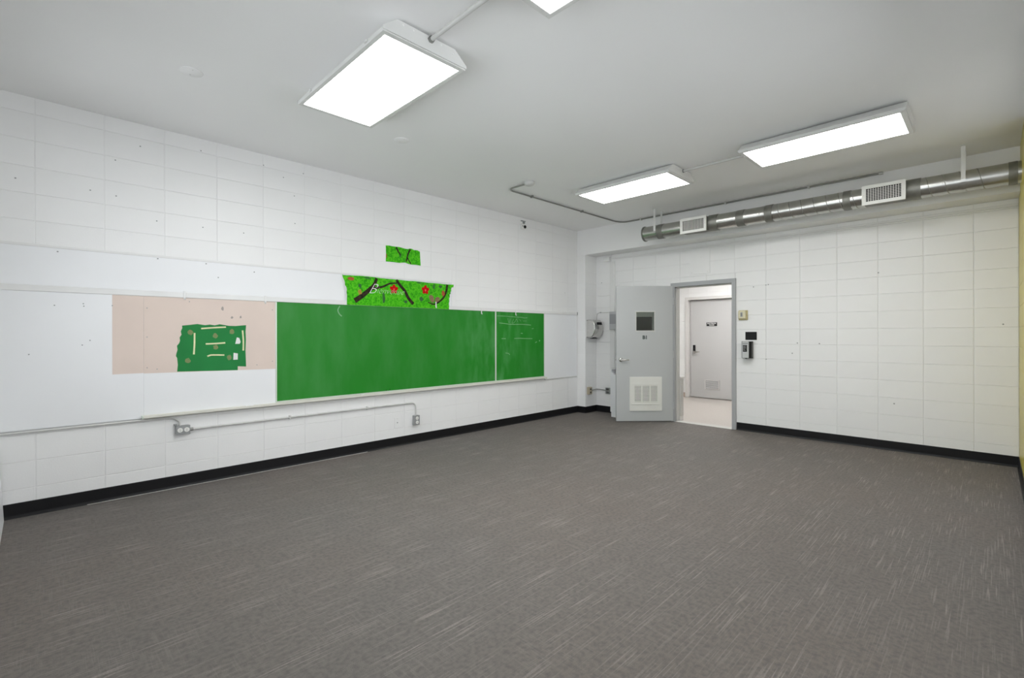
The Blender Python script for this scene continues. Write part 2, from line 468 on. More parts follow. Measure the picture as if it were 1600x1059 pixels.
# window wall behind the camera
WINS = [(-4.75, -3.25), (-3.05, -1.55), (-1.35, -0.15)]
WZ0, WZ1 = 0.95, 2.75
mb = MB().box(XL - 0.16, XR + 0.16, YR - 0.16, YR, -0.02, WZ0).box(XL - 0.16, XR + 0.16, YR - 0.16, YR, WZ1, H + 0.1)
xs = [XL - 0.16] + [v for w in WINS for v in w] + [XR + 0.16]
for a, b in zip(xs[0::2], xs[1::2]): mb.box(a, b, YR - 0.16, YR, WZ0, WZ1)
struct(mb, 'wall_rear', 'plaster', 'white window wall behind the viewer', 'wall')
def window(k, label, a, b, pt, rot):
    """a..b along the wall; pt(u, d, z) gives a room point, d measured outwards from the room face"""
    w = thing('window_%d' % k, label, 'window', pt((a + b) / 2, 0, WZ0), kind='structure')
    def bx(mb, u0, u1, d0, d1, z0, z1, bev=0.0):
        p, q = pt(u0, d0, z0), pt(u1, d1, z1)
        return mb.box(p[0], q[0], p[1], q[1], p[2], q[2], bev)
    n = max(1, round((b - a) / 1.5))
    st = (b - a) / n
    f = MB()
    bx(f, a, b, 0.04, 0.12, WZ0, WZ0 + 0.05); bx(f, a, b, 0.04, 0.12, WZ1 - 0.05, WZ1)
    for i in range(n + 1):
        c = min(max(a + st * i, a + 0.025), b - 0.025)
        bx(f, c - 0.025, c + 0.025, 0.04, 0.12, WZ0 + 0.05, WZ1 - 0.05)
    f.build('window_frame', 'windowframe', w)
    for i in range(n):
        c0, c1 = a + st * i + (0.05 if i == 0 else 0.025), a + st * (i + 1) - (0.05 if i == n - 1 else 0.025)
        bx(MB(), c0, c1, 0.05, 0.11, 1.70, 1.74).build('transom', 'windowframe', w)
        bx(MB(), c0, c1, 0.077, 0.083, WZ0 + 0.05, 1.70).build('pane', 'glass', w)
        bx(MB(), c0, c1, 0.077, 0.083, 1.74, WZ1 - 0.05).build('pane', 'glass', w)
    bx(MB(), a - 0.03, b + 0.03, -0.05, 0.04, WZ0 - 0.03, WZ0, 0.005).build('window_sill', 'windowframe', w)
    ld = bpy.data.lights.new('window_portal', 'AREA'); ld.shape = 'RECTANGLE'; ld.size = b - a; ld.size_y = WZ1 - WZ0
    ld.cycles.is_portal = True
    lo = bpy.data.objects.new('window_portal', ld); COL.objects.link(lo)
    lo.location = pt((a + b) / 2, 0.17, (WZ0 + WZ1) / 2); lo.rotation_euler = rot
for i, (a, b) in enumerate(WINS):
    window(i + 1, ('rear window nearest the chalkboard wall', 'middle window of the rear wall', 'rear window closest to the viewer')[i], a, b, lambda u, d, z: (u, YR - d, z), (PI / 2, 0, 0))
window(4, 'unseen window added in the right wall to light the chalkboard wall', 0.6, 4.1, lambda u, d, z: (XR + d, u, z), (PI / 2, 0, PI / 2))  # window added out of view to brighten the chalkboard wall

# floor and ceiling
struct(MB().box(XL - 0.16, XR + 0.16, YR - 0.2, YB - 0.005, -0.10, 0.0), 'floor', 'carpet', 'grey striped loop carpet of the classroom', 'floor')
ceil = struct(MB().box(XL - 0.16, XR + 0.16, YR - 0.2, YP + 0.02, H, H + 0.12), 'ceiling', 'ceiling', 'white painted classroom ceiling', 'ceiling')
# corner pilaster: courses of full-depth blocks
pil = struct(MB().box(XL - 0.01, XP - 0.004, YP + 0.004, YB + 0.02, 0.0, ZS + 0.02), 'trim_2', 'mortar', 'white block pilaster in the corner beside the hand dryer', 'pilaster')
for z0, z1 in zip(joints(0.006, COURSE, 0.0, ZS), joints(0.006, COURSE, 0.0, ZS)[1:]):
    MB().box(XL - 0.005, XP, YP, YB + 0.01, z0 + 0.0008, z1 - 0.0008, 0.0022).build('block', 'block', pil)
# beam over the door wall
struct(MB().box(XL - 0.01, XR + 0.05, YP, YB + 0.05, ZS, H + 0.02, 0.004), 'trim_1', 'plaster', 'smooth white beam across the top of the door wall', 'beam')

# baseboards (black vinyl, with a small cove toe)
def cove(pts_dir, a, b, nrm, name, label):
    n = Vector(nrm); a = Vector(a); b = Vector(b)
    prof = [(0.0005, 0.0), (0.016, 0.0), (0.0085, 0.010), (0.006, 0.022), (0.006, 0.106), (0.004, 0.110), (0.0005, 0.110)]
    return struct(MB().prism([a + n * d + Vector((0, 0, z)) for d, z in prof], b - a), name, 'base', label, 'baseboard')
bl = cove(None, (XL, YR + 0.02, 0), (XL, YP - 0.001, 0), (1, 0, 0), 'baseboard_left', 'black vinyl baseboard under the chalkboard wall')
MB().box(XL + 0.016, XL + 0.021, 0.30, 2.75, 0.0, 0.004).build('caulk_line', 'caulk', bl)
bp_ = cove(None, (XL + 0.001, YP, 0), (XP + 0.006, YP, 0), (0, -1, 0), 'baseboard_pilaster', 'short black baseboard wrapping the corner pilaster')
MB().prism([Vector((XP + d, YP - 0.006, z)) for d, z in [(0.0005, 0), (0.016, 0), (0.0085, 0.01), (0.006, 0.022), (0.006, 0.106), (0.004, 0.11), (0.0005, 0.11)]], (0, YB - YP + 0.004, 0)).build('return', 'base', bp_)
cove(None, (XP + 0.002, YB, 0), (DX0 - 0.07, YB, 0), (0, -1, 0), 'baseboard_back', 'black baseboard behind the open grey door')
cove(None, (DX1 + 0.062, YB, 0), (XR - 0.001, YB, 0), (0, -1, 0), 'baseboard_door', 'black baseboard right of the doorway')
cove(None, (XR, YR + 0.02, 0), (XR, YB - 0.001, 0), (-1, 0, 0), 'baseboard_right', 'black baseboard of the yellow wall')

# ------------------------------------------------------------------ hallway
struct(MB().box(-7.0, 0.6, YB - 0.005, YH1 + 0.2, -0.10, -0.001), 'floor_hall', 'terrazzo', 'cream terrazzo floor of the hallway', 'floor')
struct(MB().box(-7.0, 0.6, YH0, YH1 + 0.2, 2.75, 2.85), 'ceiling_hall', 'ceiling', 'white hallway ceiling', 'ceiling')
struct(MB().box(-7.1, -7.0, YH0, YH1 + 0.2, -0.1, 2.85), 'wall_hall_left', 'plaster', 'white end wall of the hallway, left', 'wall')
struct(MB().box(0.6, 0.7, YH0, YH1 + 0.2, -0.1, 2.85), 'wall_hall_right', 'plaster', 'white end wall of the hallway, right', 'wall')
struct(MB().box(-7.0, XL - 0.16, YB, YH0, -0.1, 2.85).box(XR + 0.16, 0.6, YB, YH0, -0.1, 2.85), 'wall_hall_near', 'plaster', 'white hallway wall on the classroom side', 'wall')
struct(MB().box(-5.2, -3.2, YH1 + 0.165, YH1 + 0.26, -0.1, 2.85), 'hall_light_block', 'plaster', 'unseen panel added behind the hallway door to stop stray light', 'wall')  # added panel, keeps outside light from leaking round the hall door
HX0, HX1, HZ = -4.665, -3.745, 2.10
wh = struct(MB().box(-7.0, HX0 - 0.03, YH1 + MORT, YH1 + 0.16, -0.1, 2.85).box(HX1 + 0.03, 0.6, YH1 + MORT, YH1 + 0.16, -0.1, 2.85)
            .box(HX0 - 0.03, HX1 + 0.03, YH1 + MORT, YH1 + 0.16, HZ + 0.03, 2.85), 'wall_hall', 'mortar', 'bright white block wall across the hallway', 'wall')
lay_blocks(wh, 0.0, lambda u, z, e: (u, YH1 + e, z), [-5.45, -5.05, -4.65, -4.24, -3.83, -3.42, -3.01], joints(0.006, COURSE, 0.0, 2.60), 'block',
           holes=[(HX0 - 0.04, HX1 + 0.04, 0, HZ + 0.04)])
struct(MB().box(-6.9, HX0 - 0.078, YH1 - 0.014, YH1, 0, 0.10, 0.004), 'baseboard_hall', 'hallbase', 'pinkish terrazzo base along the hallway wall', 'baseboard')
# hallway ceiling light (above the doorway, out of view)
hl = thing('hall_light', 'long hallway ceiling light beyond the doorway', 'light', (-3.4, 8.7, 2.67))
MB().box(-4.1, -2.7, 8.45, 8.95, 2.69, 2.749, 0.01).build('housing', 'fixture', hl)
MB().box(-4.05, -2.75, 8.49, 8.91, 2.675, 2.692).build('diffuser', 'halldiffuser', hl)

# hallway door
d2 = thing('door_2', 'pale beige hallway door with a black name plate and louvre', 'door', ((HX0 + HX1) / 2, YH1 + 0.08, 0), kind='structure')
MB().box(HX0 + 0.01, HX1 - 0.01, YH1 + 0.075, YH1 + 0.12, 0.012, HZ - 0.008, 0.003).build('leaf', 'halldoor', d2)
MB().box(HX0 - 0.075, HX0 - 0.002, YH1 - 0.02, YH1 + 0.0, 0, HZ + 0.06, 0.004).box(HX0 - 0.03, HX0, YH1 - 0.015, YH1 + 0.15, 0, HZ + 0.02) \
    .box(HX1 + 0.002, HX1 + 0.075, YH1 - 0.02, YH1 + 0.0, 0, HZ + 0.06, 0.004).box(HX1, HX1 + 0.03, YH1 - 0.015, YH1 + 0.15, 0, HZ + 0.02) \
    .box(HX0 - 0.075, HX1 + 0.075, YH1 - 0.021, YH1 + 0.0, HZ, HZ + 0.062, 0.004).box(HX0, HX1, YH1 - 0.015, YH1 + 0.15, HZ, HZ + 0.03).build('door_frame', 'hallframe', d2)
lk = MB().box(-4.60, -4.545, YH1 + 0.060, YH1 + 0.076, 1.0, 1.13, 0.006).build('lock_plate', 'black', d2)
MB().tube(rounded([(-4.572, YH1 + 0.075, 0.985), (-4.572, YH1 + 0.02, 0.985), (-4.44, YH1 + 0.02, 0.985)], 0.02), 0.011).lathe([(0.03, 0), (0.03, 0.012)], (-4.572, YH1 + 0.076, 0.985), (0, -1, 0)).build('lever', 'chrome', d2)
lv = MB().box(-4.345, -4.325, YH1 + 0.062, YH1 + 0.076, 0.20, 0.395).box(-4.055, -4.035, YH1 + 0.062, YH1 + 0.076, 0.20, 0.395) \
    .box(-4.345, -4.035, YH1 + 0.062, YH1 + 0.076, 0.20, 0.212).box(-4.345, -4.035, YH1 + 0.062, YH1 + 0.076, 0.383, 0.395).build('louvre_frame', 'hallframe', d2)
MB().box(-4.325, -4.055, YH1 + 0.0735, YH1 + 0.0755, 0.212, 0.383).build('louvre_shade_sheet', 'grilleback', lv)  # dark sheet painted as the shade behind the louvre slats
for k in range(8):
    z = 0.219 + k * 0.0205
    MB().prism([(-4.326, YH1 + 0.064, z), (-4.326, YH1 + 0.066, z - 0.001), (-4.326, YH1 + 0.074, z + 0.013), (-4.326, YH1 + 0.072, z + 0.014)], (0.272, 0, 0)).build('slat', 'halldoor', lv)
sg = MB().box(-4.305, -4.083, YH1 + 0.070, YH1 + 0.0755, 1.535, 1.612, 0.002).build('name_plate', 'black', d2)

def text_mesh(body, size, name, m, parent, matrix, shear=0.0, extrude=0.0006, bold=0.0, align='CENTER'):
    cu = bpy.data.curves.new(name, 'FONT')
    cu.body = body; cu.size = size; cu.shear = shear; cu.extrude = extrude; cu.offset = bold
    cu.align_x = align; cu.align_y = 'CENTER'
    cu.resolution_u = 3
    tmp = bpy.data.objects.new(name, cu); COL.objects.link(tmp)
    dg = bpy.context.evaluated_depsgraph_get()
    me = bpy.data.meshes.new_from_object(tmp.evaluated_get(dg))
    bpy.data.objects.remove(tmp); bpy.data.curves.remove(cu)
    me.transform(matrix)
    o0 = ORIGIN.get(parent.name, Vector((0, 0, 0)))
    me.transform(Matrix.Translation(-o0))
    me.materials.clear(); me.materials.append(M[m])
    o = bpy.data.objects.new(name, me); COL.objects.link(o); o.parent = parent
    ORIGIN[o.name] = o0
    return o
FACE_BACK = Matrix.Rotation(PI / 2, 4, 'X')                       # readable by someone looking along +Y
FACE_LEFT = Matrix.Rotation(PI / 2, 4, 'Z') @ Matrix.Rotation(PI / 2, 4, 'X')   # readable by someone looking along -X
text_mesh('ELECTRICAL', 0.034, 'lettering', 'white', sg, Matrix.Translation((-4.194, YH1 + 0.0695, 1.590)) @ FACE_BACK, bold=0.0006)
text_mesh('ROOM', 0.034, 'lettering', 'white', sg, Matrix.Translation((-4.194, YH1 + 0.0695, 1.557)) @ FACE_BACK, bold=0.0006)

hb = thing('hall_cabinet', 'low pale beige cabinet in the hallway just past the door jamb', 'cabinet', (-3.85, YH0 + 0.06, 0))
MB().box(-4.3, -3.485, YH0 + 0.004, YH0 + 0.10, 0.07, 0.665, 0.004).build('body', 'hallbox', hb)
MB().box(-4.31, -3.475, YH0 + 0.004, YH0 + 0.108, 0.665, 0.69, 0.004).build('top', 'hallframe', hb)
MB().box(-4.28, -3.49, YH0 + 0.004, YH0 + 0.095, 0.0, 0.07).build('plinth', 'hallframe', hb)

# ------------------------------------------------------------------ classroom door, standing open
d1 = thing('door_1', 'grey classroom door standing open, with small window and white vent grille', 'door', (DX0, YB - 0.005, 0), kind='structure')
ORIGIN[d1.name] = Vector((DX0, YB - 0.005, 0))
fm = MB()
fm.box(DX0 - 0.065, DX0 - 0.001, YB - 0.022, YB + 0.0, 0, DZ + 0.062, 0.003).box(DX0 - 0.04, DX0, YB - 0.02, YH0 + 0.005, 0, DZ + 0.02)
fm.box(DX1 + 0.001, DX1 + 0.058, YB - 0.022, YB + 0.0, 0, DZ + 0.062, 0.003).box(DX1, DX1 + 0.04, YB - 0.02, YH0 + 0.005, 0, DZ + 0.02)
fm.box(DX0 - 0.065, DX1 + 0.058, YB - 0.0225, YB, DZ, DZ + 0.0625, 0.003).box(DX0, DX1, YB - 0.02, YH0 + 0.005, DZ, DZ + 0.03)
fr = fm.build('door_frame', 'frame', d1)
MB().box(DX0, DX0 + 0.014, YB + 0.035, YH0 + 0.004, 0, DZ).box(DX1 - 0.014, DX1, YB + 0.035, YH0 + 0.004, 0, DZ) \
    .box(DX0, DX1, YB + 0.035, YH0 + 0.004, DZ - 0.014, DZ).build('door_stop', 'creamreveal', fr)
MB().box(DX1 - 0.0015, DX1 + 0.001, YB - 0.004, YB + 0.026, 0.90, 1.02).build('strike_plate', 'darkgrey', fr)
MB().box(DX0, DX1, YB - 0.02, YH0, -0.0005, 0.004, 0.001).build('threshold', 'creamreveal', fr)
# leaf in its own frame: +u runs from the hinge to the latch edge, face towards the room at v = 0
HINGE = Vector((-3.533, 7.073, 0)); UU = Vector((-0.69183, -0.72206, 0)); NN = Vector((0.72206, -0.69183, 0))
def leaf_build(mb, name, m, parent):
    # points were given as (u, v, z); v = 0 is the visible face, v > 0 stands proud of it
    for v in mb.b.verts:
        u, w, z = v.co
        v.co = HINGE + UU * u + NN * w + Vector((0, 0, z))
    bmesh.ops.recalc_face_normals(mb.b, faces=mb.b.faces)
    return mb.build(name, m, parent)
LW = 0.893
W0, W1, WZa, WZb = 0.299, 0.579, 1.423, 1.711      # vision panel opening
lf = MB()
lf.box(0.004, W0, -0.044, 0, 0.012, 2.118).box(W1, LW, -0.044, 0, 0.012, 2.118).box(W0, W1, -0.044, 0, 0.012, WZa).box(W0, W1, -0.044, 0, WZb, 2.118)
bmesh.ops.remove_doubles(lf.b, verts=lf.b.verts, dist=1e-5)
leaf = leaf_build(lf, 'leaf', 'door', d1)
vf = MB()
for a, b, c, d in ((W0 - 0.015, W0, WZa - 0.015, WZb + 0.015), (W1, W1 + 0.015, WZa - 0.015, WZb + 0.015), (W0, W1, WZa - 0.015, WZa), (W0, W1, WZb, WZb + 0.015)):
    vf.box(a, b, 0, 0.008, c, d, 0.002)
vframe = leaf_build(vf, 'window_frame', 'creamreveal', leaf)
leaf_build(MB().box(W0, W1, -0.016, -0.012, WZa, WZb), 'pane', 'doorglass', leaf)
leaf_build(MB().box(W0 + 0.03, W1, -0.034, -0.028, WZa, WZb - 0.075), 'glass_view', 'glass_view', leaf)  # dark sheet stands in for the reflection and view in the glass
leaf_build(MB().box(W0 + 0.03, W1, -0.029, -0.026, WZb - 0.082, WZb - 0.074).box(W0 + 0.026, W0 + 0.034, -0.029, -0.026, WZa, WZb - 0.074), 'glass_view_edge', 'black', leaf)
# lever handle
hd = leaf_build(MB().lathe([(0.033, 0), (0.033, 0.008), (0.026, 0.014), (0.014, 0.018)], (0.821, 0, 0.968), (0, 1, 0))
                .lathe([(0.017, 0.016), (0.017, 0.05), (0.013, 0.056)], (0.821, 0, 0.968), (0, 1, 0))
                .tube(rounded([(0.821, 0.048, 0.968), (0.775, 0.05, 0.970), (0.705, 0.046, 0.967)], 0.02), [0.012] * 7 + [0.009]), 'lever_handle', 'chrome', leaf)
leaf_build(MB().box(LW - 0.001, LW + 0.002, -0.036, -0.008, 0.90, 1.03).box(LW, LW + 0.011, -0.03, -0.016, 0.955, 0.98), 'latch', 'chrome', leaf)
for zz in (0.25, 1.05, 1.88):
    leaf_build(MB().tube([(0.0, 0.006, zz - 0.055), (0.0, 0.006, zz + 0.055)], 0.007).box(0, 0.035, -0.002, 0.0015, zz - 0.055, zz + 0.055), 'hinge', 'door', leaf)
# vent grille
G0, G1, GZ0, GZ1 = 0.184, 0.685, 0.173, 0.698
gb = MB()
cols = [(0.254, 0.359), (0.378, 0.488), (0.507, 0.612)]
a0 = G0
for c0, c1 in cols + [(G1, G1)]:
    gb.box(a0, c0, 0, 0.016, 0.313, 0.559); a0 = c1
gb.box(G0, G1, 0, 0.016, 0.559, GZ1).box(G0, G1, 0, 0.016, GZ0, 0.313)
gb.box(G0 - 0.003, G1 + 0.003, 0, 0.005, GZ0 - 0.003, GZ1 + 0.003)
gb.box(G0 + 0.03, G1 - 0.03, 0.012, 0.024, 0.272, 0.284, 0.003)
gb.box(G0 + 0.03, G1 - 0.03, 0.014, 0.020, 0.60, 0.604, 0.001)
gr = leaf_build(gb, 'vent_grille', 'grille', leaf)
leaf_build(MB().box(0.254, 0.612, 0.0052, 0.0065, 0.313, 0.559), 'vent_shade_sheet', 'grilleback', leaf)  # dark sheet painted as the shade behind the vent slats
for c0, c1 in cols:
    for k in range(12):
        z = 0.318 + k * 0.0202
        leaf_build(MB().prism([(c0, 0.007, z + 0.010), (c0, 0.012, z), (c0, 0.013, z + 0.002), (c0, 0.008, z + 0.012)], (c1 - c0, 0, 0)), 'slat', 'grille', gr)
# room number
nm = Matrix.Translation(HINGE + UU * 0.443 + NN * 0.0012 + Vector((0, 0, 1.314))) @ Matrix(((-UU.x, 0, NN.x, 0), (-UU.y, 0, NN.y, 0), (0, 1, 0, 0), (0, 0, 0, 1)))
text_mesh('B1', 0.075, 'room_number', 'number', leaf, nm, bold=0.0035)

# ------------------------------------------------------------------ ceiling light fixtures
FZ = 3.078
def fixture(cx, cy, label):
    t = thing('ceiling_light', label, 'ceiling light', (cx, cy, FZ), group='rectangular fluorescent ceiling fixtures')
    L2, W2 = 0.612, 0.296
    prof = [(-W2, FZ), (-W2, FZ + 0.018), (-0.205, H - 0.014), (0.205, H - 0.014), (W2, FZ + 0.018), (W2, FZ)]
    MB().prism([(cx - L2, cy + a, z) for a, z in prof], (2 * L2, 0, 0)).build('housing', 'fixture', t)
    for s in (-1, 1):
        e = MB().prism([(cx + s * L2, cy + a * 1.012, z + 0.001) for a, z in prof], (s * 0.006, 0, 0)).build('end_plate', 'fixture', t)
        for q, z in ((-0.17, 0.072), (-0.10, 0.072), (0.10, 0.072), (0.19, 0.055)):
            MB().lathe([(0.007, 0), (0.005, 0.003)], (cx + s * (L2 + 0.005), cy + q, FZ + z), (s, 0, 0), 8).build('screw', 'white', e)
    f = MB()
    fw = 0.030
    f.box(cx - L2, cx + L2, cy - W2, cy - W2 + fw, FZ - 0.008, FZ + 0.002, 0.002).box(cx - L2, cx + L2, cy + W2 - fw, cy + W2, FZ - 0.008, FZ + 0.002, 0.002)
    f.box(cx - L2, cx - L2 + fw + 0.004, cy - W2 + fw, cy + W2 - fw, FZ - 0.0078, FZ + 0.002, 0.001).box(cx + L2 - fw - 0.004, cx + L2, cy - W2 + fw, cy + W2 - fw, FZ - 0.0078, FZ + 0.002, 0.001)
    f.build('door_frame', 'fixture', t)
    MB().box(cx - L2 + 0.030, cx + L2 - 0.030, cy - W2 + 0.026, cy + W2 - 0.026, FZ - 0.004, FZ - 0.001).build('diffuser', 'diffuser', t)
    for q in (-0.425, 0.425):
        MB().box(cx + q - 0.025, cx + q + 0.025, cy - 0.05, cy + 0.05, H - 0.0145, H).build('mounting_bracket', 'fixture', t)
    for q in (-0.38, 0.42):
        MB().box(cx + q - 0.016, cx + q + 0.016, cy - W2 - 0.010, cy - W2 + 0.001, FZ + 0.002, FZ + 0.02, 0.003).build('latch', 'fixture', t)
fixture(-3.020, 1.682, 'lit rectangular ceiling light nearest the chalkboard and the viewer, left of centre')
fixture(-3.012, 5.008, 'lit ceiling light furthest away, above the open door')
fixture(-1.086, 5.010, 'lit ceiling light in front of the right half of the duct')
fixture(-1.086, 1.682, 'lit ceiling light cut off by the top edge of the photo')
for (y, lab) in ((1.703, 'white conduit joining the two nearer ceiling lights'), (5.03, 'white conduit joining the two farther ceiling lights')):
    t = thing('conduit', lab, 'conduit', (-2.05, y, H - 0.04), group='ceiling light conduits')
    MB().tube([(-2.408, y, H - 0.034), (-1.698, y, H - 0.034)], 0.0135).build('pipe', 'conduit', t)
    for x in (-2.397, -1.709):
        MB().tube([(x - 0.012, y, H - 0.034), (x + 0.012, y, H - 0.034)], 0.021, 6).build('connector', 'steelconduit', t)

# smoke-detector style round cover plates
for (x, y, lab) in ((-3.903, 0.771, 'round white blank plate on the ceiling, nearer one at upper left'), (-3.899, 2.437, 'round white blank plate on the ceiling right of the nearer light')):
    t = thing('cover_plate', lab, 'cover plate', (x, y, H), group='round ceiling plates')
    MB().lathe([(0.070, 0), (0.070, 0.002), (0.066, 0.004), (0.0, 0.0045)], (x, y, H), (0, 0, -1), 28).build('plate', 'ceiling', t)
    for s in (-1, 1):
        MB().lathe([(0.005, 0), (0.004, 0.002)], (x + s * 0.04, y, H - 0.004), (0, 0, -1), 8).build('screw', 'fixture', t)

# grey conduit run with its ceiling box
cr = thing('ceiling_conduit', 'thin grey conduit bending from a ceiling box round to the beam', 'conduit', (-4.25, 5.4, H - 0.02))
MB().tube(rounded([(-3.96, 4.16, H - 0.022), (-4.20, 4.165, H - 0.018), (-4.262, 4.23, H - 0.016), (-4.262, 6.60, H - 0.016), (-4.18, 6.735, H - 0.016), (-0.895, 6.745, H - 0.016)], 0.10), 0.0105, 8).build('pipe', 'steelconduit', cr)
MB().lathe([(0.062, 0), (0.062, 0.032), (0.056, 0.036), (0.05, 0.045), (0.0, 0.046)], (-3.895, 4.175, H), (0, 0, -1), 8).build('junction_box', 'conduit', cr)
for (x, y) in ((-4.262, 4.62), (-4.262, 5.7)):
    MB().box(x - 0.024, x + 0.024, y - 0.012, y + 0.012, H - 0.028, H, 0.003).build('strap', 'steelconduit', cr)
for x in (-3.9, -2.6, -1.6):
    MB().box(x - 0.012, x + 0.012, 6.72, 6.774, H - 0.028, H, 0.003).build('strap', 'conduit', cr)
MB().tube([(-0.91, 6.745, H - 0.016), (-0.87, 6.745, H - 0.016)], 0.015, 8).build('connector', 'conduit', cr)

# ------------------------------------------------------------------ spiral duct on the beam
DY, DZc, DR = 6.465, 2.858, 0.1015
du = thing('air_duct', 'shiny galvanised round air duct hung below the ceiling along the beam', 'air duct', (-1.7, DY, DZc))
def ring(x0, x1, r): return MB().tube([(x0, DY, DZc), (x1, DY, DZc)], r, 36)
ring(-3.66, XR + 0.003, DR).build('pipe', 'galv', du)
MB().tube([(-3.675, DY, DZc), (-3.66, DY, DZc)], DR + 0.010, 36).build('end_cap', 'galvdark', du)
for a, b, e in ((-3.44, -3.355, 0.004), (-2.335, -2.24, 0.004), (-1.995, -1.91, 0.005), (-1.185, -1.115, 0.005), (0.10, 0.16, 0.004)):
    ring(a, b, DR + e).build('collar', 'galvdark', du)
# spiral lock seam
path = []
for k in range(0, 24 * 15):
    a = 2 * PI * k / 24
    x = -1.90 + 0.125 * k / 24
    if x > XR - 0.02: break
    path.append((x, DY + math.cos(a) * (DR + 0.0005), DZc + math.sin(a) * (DR + 0.0005)))
MB().tube(path, 0.0030, 5).build('spiral_seam', 'seam', du)
# supply grilles on take-off boxes
def supply(x0, x1, fine):
    bx = MB().box(x0 + 0.012, x1 - 0.006, 6.325, DY + 0.02, 2.752, 2.940, 0.006).build('takeoff_box', 'galvdark', du)  # shade on the box side is put into this darker metal colour
    MB().tube([(x1 - 0.01, DY, DZc), (x1 + 0.11, DY, DZc)], DR + 0.006, 36).build('collar', 'galvdark', du)
    g = MB()
    y0, y1 = 6.312, 6.325
    b = 0.036
    z0, z1 = 2.742, 2.948
    g.box(x0, x1, y0, y1, z0, z0 + b, 0.002).box(x0, x1, y0, y1, z1 - b, z1, 0.002).box(x0, x0 + b, y0, y1, z0 + b, z1 - b).box(x1 - b, x1, y0, y1, z0 + b, z1 - b)
    gf = g.build('grille_frame', 'grille', du)
    MB().box(x0 + b, x1 - b, y1 - 0.001, y1 + 0.002, z0 + b, z1 - b).build('grille_shade_sheet', 'blackgap', gf)  # black sheet stands in for the unlit inside of the duct
    n = 14
    for k in range(1, n):
        x = x0 + b + (x1 - x0 - 2 * b) * k / n
        MB().box(x - 0.0024, x + 0.0024, y0 + 0.003, y1 - 0.001, z0 + b, z1 - b).build('blade', 'grille', gf)
    for k in range(1, 8):
        z = z0 + b + (z1 - z0 - 2 * b) * k / 8
        MB().box(x0 + b, x1 - b, y0 + 0.007, y1 - 0.001, z - 0.0016, z + 0.0016).build('blade', 'grille', gf)
    for x in (x0 + 0.018, x1 - 0.018):
        MB().lathe([(0.005, 0), (0.004, 0.002)], (x, y0, (z0 + z1) / 2), (0, -1, 0), 8).build('screw', 'satin', gf)
supply(-3.050, -2.688, True)
supply(-1.000, -0.632, False)
# hanger straps
for x in (-3.462, -0.205):
    for s, nm_ in ((-1, 'front'), (1, 'rear')):
        y = DY + s * (DR + 0.002)
        st = MB().box(x - 0.016, x + 0.016, y - 0.0015, y + 0.0015, DZc, H - 0.002)
        st.box(x - 0.016, x + 0.016, min(y, y + s * 0.035), max(y, y + s * 0.035), H - 0.004, H - 0.001)
        st.build('hanger_strap', 'fixture', du)
    arc = [(DY + math.cos(PI + PI * k / 12) * (DR + 0.002), DZc + math.sin(PI + PI * k / 12) * (DR + 0.002)) for k in range(13)]
    arc2 = [(DY + (p - DY) * 1.015, DZc + (q - DZc) * 1.015) for p, q in arc]
    mb = MB()
    for (p, q), (p2, q2), (r, s_), (r2, s2) in zip(arc, arc[1:], arc2, arc2[1:]):
        mb.prism([(x - 0.016, p, q), (x - 0.016, p2, q2), (x - 0.016, r2, s2), (x - 0.016, r, s_)], (0.032, 0, 0))
    mb.build('hanger_loop', 'galv', du)

# ------------------------------------------------------------------ left wall: boards, rails, chalkboard
def WL(y, z, off): return Vector((XL + off, y, z))
def flat(pts, off, thick, name, m, parent):
    """flat polygon on the left wall; pts are (y, z)"""
    return MB().prism([WL(y, z, off) for y, z in pts], (thick, 0, 0)).build(name, m, parent)
def ribbon(pts, w, off, name, m, parent, thick=0.0006, taper=None):
    P = [Vector((0, y, z)) for y, z in pts]
    top, bot = [], []
    for i, p in enumerate(P):
        t = (P[min(i + 1, len(P) - 1)] - P[max(i - 1, 0)]).normalized()
        n = Vector((0, -t.z, t.y))
        ww = (w if taper is None else w + (taper - w) * i / (len(P) - 1)) / 2
        top.append(p + n * ww); bot.append(p - n * ww)
    mb = MB()
    for i in range(len(P) - 1):
        q = [top[i], top[i + 1], bot[i + 1], bot[i]]
        mb.prism([WL(v.y, v.z, off) for v in q], (thick, 0, 0))
    return mb.build(name, m, parent)
def smooth(pts, n=5):
    out = []
    P = [pts[0]] + list(pts) + [pts[-1]]
    for i in range(1, len(P) - 2):
        p0, p1, p2, p3 = P[i - 1], P[i], P[i + 1], P[i + 2]
        for k in range(n):
            t = k / n
            out.append(tuple(0.5 * ((2 * b) + (-a + c) * t + (2 * a - 5 * b + 4 * c - d) * t * t + (-a + 3 * b - 3 * c + d) * t ** 3) for a, b, c, d in zip(p0, p1, p2, p3)))
    out.append(pts[-1])
    return out
def blob(cy, cz, ry, rz, n=10, jit=0.2):
    return [(cy + math.cos(2 * PI * k / n) * ry * random.uniform(1 - jit, 1 + jit), cz + math.sin(2 * PI * k / n) * rz * random.uniform(1 - jit, 1 + jit)) for k in range(n)]

